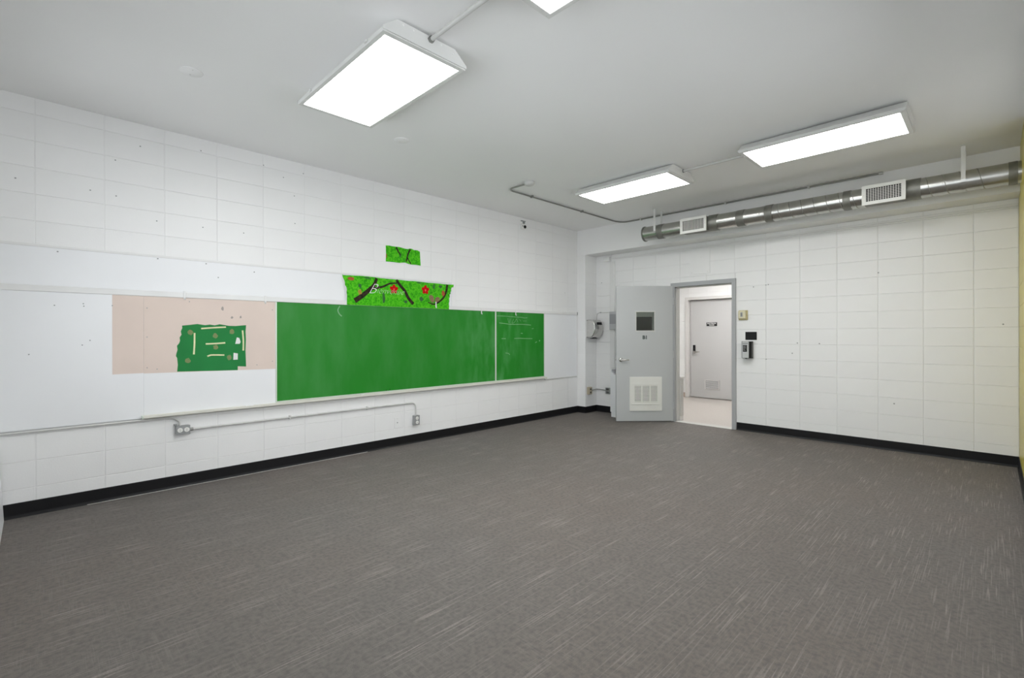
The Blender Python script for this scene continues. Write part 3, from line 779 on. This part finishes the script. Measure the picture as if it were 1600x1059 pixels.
T = 0.012
ub = thing('upper_wall_board', 'long white board strip between the two rails, left of and behind the jungle banner', 'wall board', (XL, 1.8, 1.75))
MB().box(XL, XL + 0.008, YR + 0.01, 3.99, 1.752, 2.046).build('sheet', 'panel', ub)
MB().box(XL, XL + 0.013, YR + 0.01, 3.99, 2.046, 2.066, 0.002).build('top_strip', 'trimwhite', ub)
rail = thing('map_rail', 'long narrow white rail running above the chalkboard', 'rail', (XL, 3.0, 1.70))
MB().box(XL, XL + 0.020, YR + 0.01, 6.74, 1.703, 1.751, 0.003).build('strip', 'trimwhite', rail)
MB().box(XL + 0.001, XL + 0.020, 6.74, 6.765, 1.703, 1.754, 0.003).build('end_stop', 'steelbox', rail)
for y, z, lab in ((4.513, 1.66, 'white map hook hanging just left of the chalkboard dividing strip'), (5.206, 1.66, 'white map hook hanging over the smaller right chalkboard panel'),
                  (3.724, 1.72, 'white map hook at the foot of the jungle banner'), (0.962, 1.69, 'white map hook above the green patch'), (1.64, 1.685, 'white map hook at the upper left corner of the chalkboard')):
    t = thing('map_hook', lab, 'hook', (XL + 0.023, y, z), group='hooks on the map rail')
    MB().box(XL + 0.0225, XL + 0.027, y - 0.009, y + 0.009, z, z + 0.075, 0.002).build('plate', 'trimwhite', t)
    MB().tube(rounded([(XL + 0.026, y, z + 0.02), (XL + 0.032, y, z - 0.008), (XL + 0.041, y, z - 0.005), (XL + 0.043, y, z + 0.01)], 0.01, 3), 0.0025, 6).build('hook', 'trimwhite', t)

wp = thing('wall_panel', 'white board with a bare pinkish rectangle and a green patch, left of the chalkboard', 'wall panel', (XL, 0.6, 0.65))
MB().box(XL, XL + T, YR + 0.01, 0.6666, 0.652, 1.703).build('sheet', 'panel', wp)
MB().box(XL, XL + T, 0.6674, 1.739, 0.652, 1.703).build('sheet', 'panel', wp)
MB().box(XL + T - 0.001, XL + T + 0.0006, 0.4585, 0.6666, 1.041, 1.702).build('bare_area', 'tan', wp)
flat([(0.6674, 1.037), (0.6674, 1.702), (1.7385, 1.702), (1.7385, 1.022)], T - 0.001, 0.0016, 'bare_area', 'tan', wp)
patch = flat([(0.943, 1.452), (1.0, 1.459), (1.061, 1.468), (1.122, 1.458), (1.16, 1.464), (1.2, 1.457), (1.24, 1.468), (1.274, 1.462), (1.32, 1.454), (1.378, 1.453), (1.43, 1.459), (1.468, 1.462),
              (1.463, 1.40), (1.466, 1.324), (1.462, 1.22), (1.467, 1.058), (1.43, 1.061), (1.394, 1.064), (1.394, 1.027), (0.906, 1.039), (0.911, 1.10), (0.906, 1.162), (0.897, 1.178), (0.900, 1.20),
              (0.909, 1.235), (0.905, 1.271), (0.922, 1.295), (0.928, 1.317), (0.925, 1.345), (0.939, 1.37), (0.934, 1.40), (0.945, 1.43)], T + 0.0005, 0.0008, 'green_patch', 'oldgreen', wp)
for pts in ([(1.091, 1.426), (1.19, 1.435), (1.293, 1.442)], [(1.039, 1.386), (1.038, 1.29), (1.033, 1.19)], [(1.127, 1.284), (1.2, 1.286), (1.287, 1.292)],
            [(1.14, 1.169), (1.16, 1.177), (1.184, 1.180), (1.279, 1.176)], [(1.436, 1.411), (1.443, 1.31), (1.442, 1.215)]):
    ribbon(smooth(pts, 4), 0.0135, T + 0.0012, 'glue_strip', 'glue', patch, thick=0.0022)
for y, z in ((1.006, 1.389), (1.202, 1.359), (1.345, 1.396), (1.207, 1.251), (0.986, 1.133), (1.322, 1.15)):
    flat(blob(y, z, 0.021, 0.024, 10, 0.25), T + 0.0012, 0.0008, 'glue_spot', 'gluespot', patch)
flat([(1.386, 1.343), (1.408, 1.337), (1.419, 1.299), (1.411, 1.281), (1.372, 1.281)], T + 0.0012, 0.0008, 'paper_scrap', 'papertorn', patch)
flat([(1.358, 1.195), (1.394, 1.188), (1.393, 1.129), (1.355, 1.128)], T + 0.0012, 0.0008, 'paper_scrap', 'papertorn', patch)
# smudges and screws on the bare area
for y, z, r in ((1.265, 1.615, 0.013), (1.345, 1.535, 0.010), (1.42, 1.54, 0.009)):
    flat(blob(y, z, r, r * 1.4, 9, 0.3), T + 0.0004, 0.0004, 'smudge', mat('smudge', (0.40, 0.36, 0.33), 0.8, vary=0.2, vscale=30) if 'smudge' not in bpy.data.materials else bpy.data.materials['smudge'], wp)
for y, z in ((0.69, 1.60), (0.69, 1.35), (0.69, 1.085), (0.76, 1.07), (1.565, 1.07), (1.71, 1.62), (1.71, 1.10), (0.459, 1.612), (1.0, 1.67)):
    MB().lathe([(0.0045, 0), (0.0045, 0.002)], (XL + T, y, z), (1, 0, 0), 8).build('screw', 'steelbox', wp)
for y, z in ((0.112, 1.60), (0.28, 1.62), (0.283, 1.60), (0.273, 1.288), (-0.029, 1.222), (0.32, 1.325)):
    MB().lathe([(0.005, 0), (0.004, 0.0012)], (XL + T, y, z), (1, 0, 0), 8).build('screw_hole', 'steelbox', wp)

# chalkboard
cb = thing('chalkboard', 'long green chalkboard in two panels with pale trim', 'chalkboard', (XL, 3.8, 0.69))
ORIGIN[cb.name] = Vector((XL, 1.5, 0.0)); cb.location = (XL, 1.5, 0.0)
MB().box(XL, XL + T, 1.752, 4.787, 0.6775, 1.703).build('board_panel', 'board', cb)
MB().box(XL, XL + T, 4.809, 5.868, 0.6775, 1.703).build('board_panel', 'board', cb)
MB().box(XL, XL + T + 0.005, 1.740, 1.753, 0.6775, 1.703, 0.002).build('edge_strip', 'boardtrim', cb)
MB().box(XL, XL + T + 0.005, 4.786, 4.810, 0.6775, 1.703, 0.002).build('dividing_strip', 'boardtrim', cb)
MB().box(XL, XL + T + 0.005, 5.867, 5.884, 0.6775, 1.703, 0.002).build('edge_strip', 'boardtrim', cb)
MB().box(XL, XL + T + 0.004, 1.752, 5.868, 0.6775, 0.690, 0.002).build('bottom_strip', 'boardtrim', cb)
for pts, w in (([(4.824, 1.64), (5.0, 1.64), (5.187, 1.634), (5.346, 1.631), (5.40, 1.623), (5.477, 1.627)], 0.007), ([(4.868, 1.538), (4.98, 1.53), (5.124, 1.52), (5.362, 1.523), (5.56, 1.514)], 0.009),
               ([(4.919, 1.305), (5.009, 1.304)], 0.009), ([(5.186, 1.305), (5.3, 1.307), (5.41, 1.303), (5.593, 1.300)], 0.009), ([(5.661, 1.234), (5.70, 1.25)], 0.011), ([(5.75, 1.262), (5.775, 1.268)], 0.018),
               ([(5.05, 1.61), (5.063, 1.56), (5.078, 1.546), (5.10, 1.60)], 0.005), ([(5.171, 1.60), (5.14, 1.536), (5.20, 1.56), (5.234, 1.603), (5.26, 1.555)], 0.005), ([(5.30, 1.60), (5.33, 1.57)], 0.005), ([(5.38, 1.575), (5.46, 1.577)], 0.004),
               ([(5.33, 1.385), (5.37, 1.382)], 0.010), ([(5.58, 1.455), (5.62, 1.462)], 0.008), ([(5.0, 1.09), (5.06, 1.08), (5.09, 1.06)], 0.008),
               ([(2.422, 1.688), (2.399, 1.644), (2.414, 1.602), (2.444, 1.574)], 0.012)):
    ribbon(smooth(pts, 4), w, T + 0.0002, 'chalk_mark', 'chalk', cb, thick=0.0004)
tr = thing('chalk_tray', 'thin cream chalk tray ledge running under the chalkboard', 'tray', (XL, 3.2, 0.65))
prof = [(0.0, 0.650), (0.052, 0.650), (0.062, 0.657), (0.062, 0.676), (0.056, 0.676), (0.050, 0.664), (0.016, 0.664), (0.013, 0.676), (0.0, 0.676)]
MB().prism([(XL + d, 0.66, z) for d, z in prof], (0, 5.885 - 0.66, 0)).build('ledge', 'tray', tr)
MB().box(XL, XL + 0.06, 0.650, 0.661, 0.648, 0.677, 0.002).build('end_cap', 'boardtrim', tr)
MB().box(XL, XL + 0.06, 5.884, 5.895, 0.648, 0.677, 0.002).build('end_cap', 'boardtrim', tr)
tag(MB().tube([(XL + 0.033, 1.455, 0.673), (XL + 0.036, 1.525, 0.673)], 0.008, 8).build('chalk_stick', 'papertorn'), 'stub of white chalk lying on the chalk tray', 'chalk')
tag(MB().tube([(XL + 0.033, 2.66, 0.672), (XL + 0.038, 2.70, 0.672)], 0.007, 8).build('chalk_stick', 'papertorn'), 'short chalk stub on the tray below the long green board', 'chalk')
for y, z in ((3.05, 0.705), (3.0, 0.70)):
    MB().lathe([(0.006, 0), (0.004, 0.003)], (XL + T, y, z), (1, 0, 0), 8).build('screw', 'black', cb)
wq = thing('corner_wall_panel', 'white board between the chalkboard and the corner pilaster', 'wall panel', (XL, 6.3, 0.63))
MB().box(XL, XL + 0.008, 5.886, 6.745, 0.640, 1.703).build('sheet', 'panel', wq)
MB().box(XL, XL + 0.013, 5.896, 6.745, 0.624, 0.640, 0.002).build('bottom_strip', 'conduit', wq)

# ------------------------------------------------------------------ jungle print remnants
def flower(cy, cz, r, off, parent):
    f = None
    for k in range(5):
        a = 2 * PI * k / 5 + 0.3
        c = (cy + math.cos(a) * r * 0.52, cz + math.sin(a) * r * 0.52)
        pts = []
        for j in range(10):
            b = 2 * PI * j / 10
            u, v = math.cos(b) * r * 0.52, math.sin(b) * r * 0.40
            pts.append((c[0] + u * math.cos(a) - v * math.sin(a), c[1] + u * math.sin(a) + v * math.cos(a)))
        flat(pts, off + 0.0002 * k, 0.0004, 'petal', 'petal', parent)
    flat(blob(cy, cz - 0.005, r * 0.22, r * 0.28, 8, 0.1), off + 0.0012, 0.0004, 'flower_centre', 'pistil', parent)
bn = thing('jungle_banner', 'torn bright green jungle print with red flowers and white lettering above the chalkboard', 'banner', (XL, 3.2, 1.70))
OB = 0.0205
edge = [(2.447, 2.043), (2.46, 2.036), (2.605, 2.042), (2.70, 2.046), (2.826, 2.045), (2.90, 2.040), (3.0, 2.039), (3.145, 2.040), (3.307, 2.036), (3.40, 2.040), (3.503, 2.039), (3.60, 2.035), (3.708, 2.038),
        (3.85, 2.035), (4.019, 2.039), (4.012, 2.006), (3.985, 2.0), (3.974, 1.98), (3.976, 1.95), (3.962, 1.938), (3.966, 1.915), (3.948, 1.902), (3.952, 1.87), (3.938, 1.85), (3.944, 1.818), (3.934, 1.78), (3.941, 1.745), (3.937, 1.7045),
        (2.500, 1.7045), (2.504, 1.809), (2.497, 1.85), (2.503, 1.88), (2.494, 1.908), (2.478, 1.927), (2.480, 1.96), (2.470, 1.986), (2.452, 2.014)]
# sheet bulges out over the rail at its foot
flat(edge, OB, 0.0010, 'sheet', 'fern', bn)
flat([(y, z) for y, z in [(2.447, 2.05), (2.452, 2.014), (2.478, 1.93), (2.496, 1.90), (2.500, 1.7045), (2.489, 1.7045), (2.486, 1.86), (2.476, 1.905), (2.458, 1.95), (2.444, 2.01)]], OB - 0.0006, 0.0008, 'torn_edge', 'papertorn', bn)
flat([(3.937, 1.7045), (3.941, 1.745), (3.938, 1.85), (3.952, 1.90), (3.976, 1.97), (3.985, 1.97), (3.962, 1.89), (3.951, 1.84), (3.951, 1.7045)], OB - 0.0006, 0.0008, 'torn_edge', 'papertorn', bn)
o1 = OB + 0.0010
ribbon(smooth([(2.594, 1.754), (2.691, 1.82), (2.769, 1.886), (2.837, 1.953), (2.871, 2.034)]), 0.060, o1, 'branch', 'bark', bn, taper=0.036)
ribbon(smooth([(2.80, 1.90), (2.848, 1.915), (2.952, 1.94), (3.047, 1.984), (3.144, 1.996)]), 0.034, o1, 'branch', 'bark', bn, taper=0.016)
ribbon(smooth([(3.135, 2.034), (3.194, 1.967), (3.256, 1.906), (3.307, 1.821), (3.378, 1.752)]), 0.034, o1, 'branch', 'bark', bn, taper=0.044)
ribbon(smooth([(3.908, 2.032), (3.893, 1.946), (3.85, 1.861), (3.778, 1.799), (3.693, 1.761), (3.60, 1.785)]), 0.036, o1, 'branch', 'bark', bn, taper=0.014)
for cy, cz, ry, rz in ((2.964, 1.803, 0.022, 0.055), (3.268, 1.775, 0.025, 0.02), (3.694, 1.991, 0.018, 0.035), (3.50, 1.82, 0.03, 0.03), (2.75, 2.028, 0.05, 0.010), (3.46, 2.025, 0.04, 0.010), (3.80, 2.0, 0.03, 0.02), (2.66, 1.93, 0.02, 0.025)):
    flat(blob(cy, cz, ry, rz, 9, 0.25), o1 + 0.0002, 0.0003, 'dark_leaf', 'darkleaf', bn)
flower(3.102, 1.920, 0.056, o1 + 0.0008, bn)
flower(3.560, 1.940, 0.058, o1 + 0.0008, bn)
flat(blob(2.552, 2.004, 0.042, 0.020, 9, 0.2), o1 + 0.0002, 0.0004, 'orange_bloom', 'orange', bn)
flat(blob(2.66, 1.86, 0.025, 0.03, 9, 0.3), o1 + 0.0002, 0.0004, 'orange_bloom', mat('printed_yellow_bloom', (0.42, 0.30, 0.02), 0.5, vary=0.3, vscale=40), bn)
flat([(3.611, 1.865), (3.65, 1.885), (3.685, 1.862), (3.70, 1.80), (3.672, 1.776), (3.63, 1.81)], o1 + 0.0002, 0.0004, 'wing', 'feather', bn)
flat([(3.708, 1.80), (3.716, 1.85), (3.75, 1.862), (3.79, 1.85), (3.775, 1.805), (3.735, 1.778)], o1 + 0.0002, 0.0004, 'wing', 'feather', bn)
flat(blob(3.842, 1.912, 0.026, 0.036, 9, 0.15), o1 + 0.0006, 0.0004, 'bud', 'orange', bn)
text_mesh('B', 0.175, 'lettering', 'white', bn, Matrix.Translation((XL + o1 + 0.0022, 2.755, 1.902)) @ FACE_LEFT, shear=0.6, extrude=0.0004, bold=-0.0040, align='LEFT')
text_mesh('ienvenue', 0.105, 'lettering', 'paleletter', bn, Matrix.Translation((XL + o1 + 0.0022, 2.862, 1.888)) @ FACE_LEFT, shear=0.5, extrude=0.0004, bold=-0.0024, align='LEFT')
sp = thing('jungle_print_scrap', 'small torn rectangle of green jungle print high on the wall', 'print', (XL, 3.25, 2.25))
flat([(3.004, 2.442), (3.05, 2.447), (3.097, 2.444), (3.195, 2.446), (3.25, 2.438), (3.308, 2.435), (3.345, 2.447), (3.372, 2.446), (3.40, 2.436), (3.455, 2.437), (3.491, 2.425), (3.493, 2.404), (3.497, 2.33), (3.503, 2.248), (3.44, 2.251), (3.372, 2.248),
      (3.33, 2.250), (3.27, 2.263), (3.23, 2.258), (3.194, 2.251), (3.09, 2.252), (3.004, 2.249), (3.007, 2.35)], 0.0005, 0.0010, 'sheet', 'fern', sp)
flat([(3.372, 2.447), (3.491, 2.452), (3.495, 2.36), (3.486, 2.41), (3.45, 2.434), (3.40, 2.434)], 0.0002, 0.0008, 'torn_edge', 'papertorn', sp)
ribbon(smooth([(3.146, 2.438), (3.176, 2.388), (3.207, 2.348)]), 0.022, 0.0015, 'branch', 'bark', sp, taper=0.014)
ribbon(smooth([(3.350, 2.438), (3.314, 2.372), (3.289, 2.275)]), 0.024, 0.0015, 'branch', 'bark', sp, taper=0.016)
ribbon(smooth([(3.305, 2.33), (3.33, 2.29), (3.359, 2.253)]), 0.014, 0.0015, 'branch', 'bark', sp)
flat(blob(3.205, 2.345, 0.012, 0.03, 8, 0.3), 0.0016, 0.0004, 'dark_leaf', 'darkleaf', sp)
flat(blob(3.012, 2.32, 0.007, 0.03, 8, 0.2), 0.0016, 0.0004, 'orange_bloom', 'orange', sp)

# ------------------------------------------------------------------ left wall: conduits, boxes, sensor, screw holes
c1 = thing('conduit', 'grey conduit running under the white panel to the double outlet', 'conduit', (XL, 0.2, 0.63))
MB().tube(rounded([(XL + 0.020, YR + 0.02, 0.636), (XL + 0.020, 0.872, 0.636), (XL + 0.020, 0.925, 0.59), (XL + 0.022, 0.925, 0.556)], 0.06), 0.0085, 10).build('pipe', 'conduit', c1)
MB().box(XL, XL + 0.034, 0.88, 0.902, 0.558, 0.574, 0.003).build('strap', 'steelbox', c1)
c2 = thing('conduit', 'painted conduit along the wall below the chalkboard between the two outlets', 'conduit', (XL, 2.2, 0.5))
MB().tube(rounded([(XL + 0.022, 1.000, 0.512), (XL + 0.018, 1.10, 0.512), (XL + 0.018, 3.412, 0.512), (XL + 0.020, 3.412, 0.345)], 0.075), 0.0095, 10).build('pipe', 'conduit', c2)
for y in (1.88, 2.75): MB().box(XL, XL + 0.03, y - 0.01, y + 0.01, 0.494, 0.530, 0.003).build('strap', 'conduit', c2)
MB().tube([(XL + 0.022, 0.995, 0.512), (XL + 0.022, 1.025, 0.512)], 0.015, 6).build('connector', 'steelconduit', c2)
def outlet(y0, y1, z0, z1, horizontal, label):
    t = thing('outlet_box', label, 'outlet', (XL, (y0 + y1) / 2, z0), group='surface outlet boxes on the chalkboard wall')
    MB().box(XL, XL + 0.046, y0, y1, z0, z1, 0.004).build('box', 'steelbox', t)
    MB().box(XL + 0.046, XL + 0.050, y0 - 0.001, y1 + 0.001, z0 - 0.001, z1 + 0.001, 0.001).build('cover', 'steelbox', t)
    cy, cz = (y0 + y1) / 2, (z0 + z1) / 2
    for s in (-1, 1):
        c = (cy + s * 0.025, cz) if horizontal else (cy, cz + s * 0.026)
        r = MB().lathe([(0.021, 0), (0.021, 0.004), (0.018, 0.006)], (XL + 0.0498, c[0], c[1]), (1, 0, 0), 18).build('receptacle', 'receptacle', t)
        for q in (-0.006, 0.006):
            dy, dz = (0, q) if horizontal else (q, 0)
            MB().box(XL + 0.0555, XL + 0.0562, c[0] + dy - (0.004 if horizontal else 0.0011), c[0] + dy + (0.004 if horizontal else 0.0011), c[1] + dz - (0.0011 if horizontal else 0.004), c[1] + dz + (0.0011 if horizontal else 0.004)).build('slot', 'dark', r)
outlet(0.893, 0.997, 0.478, 0.556, True, 'double outlet box lying sideways at the left end of the wall conduit')
outlet(3.374, 3.450, 0.230, 0.350, False, 'upright outlet box at the right end of the wall conduit')
bp2 = thing('blank_plate', 'white blank cover plate with a small hole, left of the upright outlet', 'cover plate', (XL, 3.158, 0.22))
MB().box(XL, XL + 0.004, 3.118, 3.198, 0.225, 0.350, 0.0015).build('plate', 'block', bp2)
MB().lathe([(0.008, 0), (0.007, 0.001)], (XL + 0.004, 3.158, 0.287), (1, 0, 0), 10).build('hole', 'steelbox', bp2)
MB().lathe([(0.006, 0), (0.005, 0.001)], (XL + 0.004, 3.158, 0.335), (1, 0, 0), 10).build('screw', 'receptacle', bp2)

ms = thing('motion_sensor', 'small white sensor with a black lens under the ceiling above the chalkboard', 'sensor', (XL, 5.38, 3.0))
MB().box(XL, XL + 0.035, 5.335, 5.425, 2.995, 3.082, 0.012, 2).build('body', 'receptacle', ms)
MB().lathe([(0.026, 0), (0.024, 0.010), (0.012, 0.016)], (XL + 0.035, 5.402, 3.036), (1, 0, 0), 14).build('lens', 'black', ms)
MB().lathe([(0.008, 0), (0.006, 0.004)], (XL + 0.035, 5.355, 3.043), (1, 0, 0), 8).build('indicator', 'black', ms)
MB().box(XL, XL + 0.03, 5.34, 5.43, 3.120, 3.132, 0.003).box(XL, XL + 0.024, 5.385, 5.42, 3.09, 3.122, 0.003).build('bracket', 'steelbox', ms)

for y, z in ((0.648, 2.988), (0.482, 2.827), (0.487, 2.529), (0.324, 2.543), (0.762, 2.366), (-0.098, 2.545), (1.825, 2.991), (1.934, 2.822), (1.94, 2.534), (1.109, 2.364), (1.452, 2.362), (6.43, 2.075), (1.095, 3.07), (1.634, 3.07), (2.027, 3.078)):
    MB().lathe([(0.0058, 0), (0.0045, 0.0012)], (XL, y, z), (1, 0, 0), 8).build('screw_hole', 'steelbox', wl)
for y, z in ((1.544, 1.989), (1.232, 1.909), (1.133, 2.029), (0.768, 2.036), (0.131, 2.021)):
    MB().lathe([(0.006, 0), (0.005, 0.0012)], (XL + 0.008, y, z), (1, 0, 0), 8).build('screw_hole', 'steelbox', ub)
for x, z in ((-2.36, 2.02), (-2.17, 2.04), (-0.965, 2.09), (-2.20, 1.02), (-1.88, 1.11), (-1.82, 1.245), (-1.57, 1.24), (0.07, 1.46), (-4.884, 2.274), (-0.82, 0.55), (-2.2, 2.035)):
    MB().lathe([(0.008, 0), (0.006, 0.0015)], (x, YB, z), (0, -1, 0), 8).build('screw_hole', 'steelbox', wb)

# ------------------------------------------------------------------ door wall: fittings
rc = thing('wall_raceway', 'white surface raceway along the top of the door wall and down beside the door', 'raceway', (-4.7, YB, 0.8))
MB().box(-4.68, XR - 0.002, YB - 0.016, YB, 2.663, 2.692, 0.003).build('channel', 'trimwhite', rc)
MB().box(-4.703, -4.610, YB - 0.020, YB, 0.78, 2.632, 0.004).build('channel', 'trimwhite', rc)
MB().box(-4.815, -4.681, YB - 0.060, YB, 2.632, 2.712, 0.005).build('junction_box', 'trimwhite', rc)
bk = thing('breaker_panel', 'small grey electrical panel on the raceway, half hidden by the open door', 'electrical panel', (-4.64, YB - 0.02, 1.44))
MB().box(-4.690, -4.555, YB - 0.055, YB - 0.020, 1.445, 1.757, 0.004).build('box', 'panelgrey2', bk)
MB().box(-4.682, -4.563, YB - 0.060, YB - 0.054, 1.545, 1.712, 0.002).build('cover', 'panelgrey', bk)
hp = thing('access_panel', 'flat white access plate above the doorway', 'access panel', (-3.12, YB, 2.27))
MB().box(-3.271, -2.966, YB - 0.010, YB, 2.270, 2.655, 0.002).build('plate', 'block', hp)
for x, z in ((-3.10, 2.52), (-3.24, 2.30), (-3.0, 2.30)): MB().lathe([(0.007, 0), (0.005, 0.002)], (x, YB - 0.010, z), (0, -1, 0), 8).build('screw', 'receptacle', hp)

th = thing('thermostat', 'brass coloured thermostat cover right of the doorway', 'thermostat', (-2.49, YB, 1.56))
MB().box(-2.555, -2.434, YB - 0.018, YB, 1.562, 1.700, 0.004).build('back_plate', 'brass', th)
cv = MB().box(-2.553, -2.450, YB - 0.046, YB - 0.017, 1.580, 1.692, 0.006).build('cover', 'brasspale', th)
MB().box(-2.520, -2.490, YB - 0.049, YB - 0.045, 1.607, 1.672, 0.003).build('window', 'steelbox', cv)
MB().box(-2.515, -2.495, YB - 0.052, YB - 0.048, 1.628, 1.634).box(-2.515, -2.495, YB - 0.052, YB - 0.048, 1.646, 1.652).build('scale', 'dark', cv)
bsn = thing('black_sign', 'plain black rectangular plate above the sanitizer dispenser', 'sign', (-2.39, YB, 1.283))
MB().box(-2.468, -2.318, YB - 0.006, YB, 1.283, 1.395, 0.002).build('plate', 'black', bsn)
MB().box(-2.460, -2.326, YB - 0.0075, YB - 0.0055, 1.291, 1.387, 0.001).build('face', 'black', bsn)

sd = thing('soap_dispenser', 'black and grey hand sanitizer dispenser on the wall right of the doorway', 'dispenser', (-2.43, YB, 1.03))
def outline(x0, x1, y0, y1, r, n=4):
    pts = [(x0, y1)]
    for k in range(n + 1):
        a = PI + (PI / 2) * k / n
        pts.append((x0 + r + math.cos(a) * r, y0 + r + math.sin(a) * r))
    for k in range(n + 1):
        a = 1.5 * PI + (PI / 2) * k / n
        pts.append((x1 - r + math.cos(a) * r, y0 + r + math.sin(a) * r))
    pts.append((x1, y1))
    return pts
MB().prism([(x, y, 1.030) for x, y in outline(-2.497, -2.366, 7.012, YB, 0.03)], (0, 0, 0.232)).build('body', 'black', sd)
MB().prism([(x, y, 1.034) for x, y in outline(-2.480, -2.392, 6.996, 7.014, 0.008)], (0, 0, 0.226)).build('front_panel', 'greyplastic', sd)
MB().box(-2.368, -2.3645, 7.05, 7.085, 1.045, 1.245, 0.001).build('side_strip', 'darkgrey', sd)
MB().box(-2.466, -2.412, 6.9945, 6.997, 1.118, 1.215).build('label', 'black', sd)
for z, w in ((1.203, 0.04), (1.187, 0.03), (1.172, 0.036), (1.155, 0.02), (1.138, 0.03)):
    MB().box(-2.460, -2.460 + w, 6.9935, 6.9950, z - 0.0015, z + 0.0015).build('print_line', 'greyplastic', sd)
MB().box(-2.470, -2.40, 6.9950, 6.9965, 1.232, 1.240).build('print_line', 'darkgrey', sd)
MB().tube([(-2.436, 7.03, 1.031), (-2.436, 7.03, 1.020)], 0.013, 12).build('nozzle', 'darkgrey', sd)

# hand dryer on the pilaster
hdry = thing('hand_dryer', 'chrome hand dryer on the side of the corner pilaster', 'hand dryer', (XP, 6.92, 1.30))
dp = [(0.0, 1.305), (0.075, 1.300), (0.118, 1.318), (0.152, 1.360), (0.172, 1.415), (0.178, 1.470), (0.172, 1.530), (0.152, 1.580), (0.118, 1.612), (0.070, 1.620), (0.0, 1.618)]
b = MB().prism([(XP + d, 6.812, z) for d, z in dp], (0, 0.248, 0))
bmesh.ops.bevel(b.b, geom=[e for e in b.b.edges if abs(e.verts[0].co.y - e.verts[1].co.y) < 1e-6 and not (abs(e.verts[0].co.x - XP) < 1e-6 and abs(e.verts[1].co.x - XP) < 1e-6)], offset=0.012, segments=3, profile=0.5, affect='EDGES')
for f in b.b.faces: f.smooth = True
hdo = b.build('cover', 'chrome', hdry)
MB().prism([(XP + d * 0.90 + 0.002, 6.8095, 1.46 + (z - 1.46) * 0.88) for d, z in dp], (0, 0.004, 0)).build('end_panel', 'satin', hdry)
MB().prism([(XP + 0.158, 6.90, 1.572), (XP + 0.1765, 6.90, 1.532), (XP + 0.184, 6.90, 1.535), (XP + 0.165, 6.90, 1.577)], (0, 0.12, 0)).build('sensor_window', 'black', hdry)
MB().box(XP + 0.03, XP + 0.10, 6.87, 6.99, 1.288, 1.302, 0.004).build('air_outlet', 'darkgrey', hdry)
dc = thing('dryer_cable', 'thin white cable curving from the hand dryer to the breaker panel', 'cable', (XP, 7.08, 1.6))
MB().tube(rounded([(XP + 0.03, YB - 0.030, 1.615), (XP + 0.03, YB - 0.012, 1.735), (-4.92, YB - 0.010, 1.748), (-4.70, YB - 0.010, 1.748)], 0.07), 0.006, 8).build('cable', 'conduit', dc)
MB().box(-4.915, -4.885, YB - 0.020, YB, 1.742, 1.758, 0.003).build('clip', 'steelbox', dc)

# ivory outlet on the pilaster, box and cable on the door wall
iv = thing('wall_outlet', 'aged ivory outlet on the pilaster below the hand dryer', 'outlet', (XP, 6.87, 0.31))
MB().box(XP, XP + 0.040, 6.818, 6.918, 0.318, 0.448, 0.004).build('box', 'ivory', iv)
MB().box(XP + 0.040, XP + 0.046, 6.824, 6.912, 0.324, 0.442, 0.002).build('cover', 'ivory', iv)
for z in (0.355, 0.41): MB().box(XP + 0.0455, XP + 0.049, 6.850, 6.886, z - 0.016, z + 0.016, 0.003).build('receptacle', 'dark', iv)
MB().box(XP + 0.004, XP + 0.018, 6.84, 6.89, 0.450, 0.476, 0.002).build('tag', 'receptacle', iv)
jb = thing('junction_box', 'small grey box on the wall beside the white cabinet', 'junction box', (-4.75, YB, 0.33))
MB().box(-4.785, -4.69, YB - 0.045, YB, 0.330, 0.438, 0.004).build('box', 'steelbox', jb)
for z in (0.357, 0.41): MB().box(-4.765, -4.71, YB - 0.049, YB - 0.044, z - 0.018, z + 0.018, 0.003).build('receptacle', 'darkgrey', jb)
lc = thing('link_cable', 'short grey cable between the ivory outlet and the grey box', 'cable', (-4.9, YB, 0.38))
MB().tube(rounded([(XP + 0.02, 6.918, 0.385), (XP + 0.02, YB - 0.03, 0.395), (-4.93, YB - 0.016, 0.395), (-4.785, YB - 0.016, 0.386)], 0.04), 0.0075, 8).build('cable', 'steelconduit', lc)

# white cabinet behind the door
cbn = thing('low_cabinet', 'low white cabinet with a grey sloping top, mostly hidden behind the open door', 'cabinet', (-4.25, 6.93, 0))
MB().prism([(-4.483, 6.762, 0.085), (-4.483, 6.762, 0.760), (-4.36, 6.762, 0.675), (-4.02, 6.762, 0.675), (-4.02, 6.762, 0.085)], (0, 0.325, 0)).build('body', 'cabinet', cbn)
MB().prism([(-4.486, 6.800, 0.762), (-4.36, 6.800, 0.677), (-4.02, 6.800, 0.677), (-4.02, 6.800, 0.70), (-4.352, 6.800, 0.700), (-4.478, 6.800, 0.785)], (0, 0.287, 0)).build('top', 'cabtop', cbn)
MB().box(-4.474, -4.03, 6.772, 7.08, 0.0, 0.085).build('plinth', 'cabinet', cbn)

# heater cabinet under the windows (its end shows at the left edge)
hc = thing('heater_cabinet', 'white heater cabinet under the windows, just showing at the left edge', 'heater', (-2.8, -0.4, 0))
MB().prism([(XL + 0.02, -0.160, 0.0), (XL + 0.02, -0.185, 0.50), (XL + 0.02, -0.20, 0.512), (XL + 0.02, YR + 0.005, 0.512), (XL + 0.02, YR + 0.005, 0.0)], (4.2, 0, 0)).build('casing', 'cabinet', hc)
for k in range(6):
    MB().box(XL + 0.5 + k * 0.6, XL + 0.95 + k * 0.6, -0.50, -0.28, 0.512, 0.516, 0.001).build('outlet_grille', 'panelgrey2', hc)
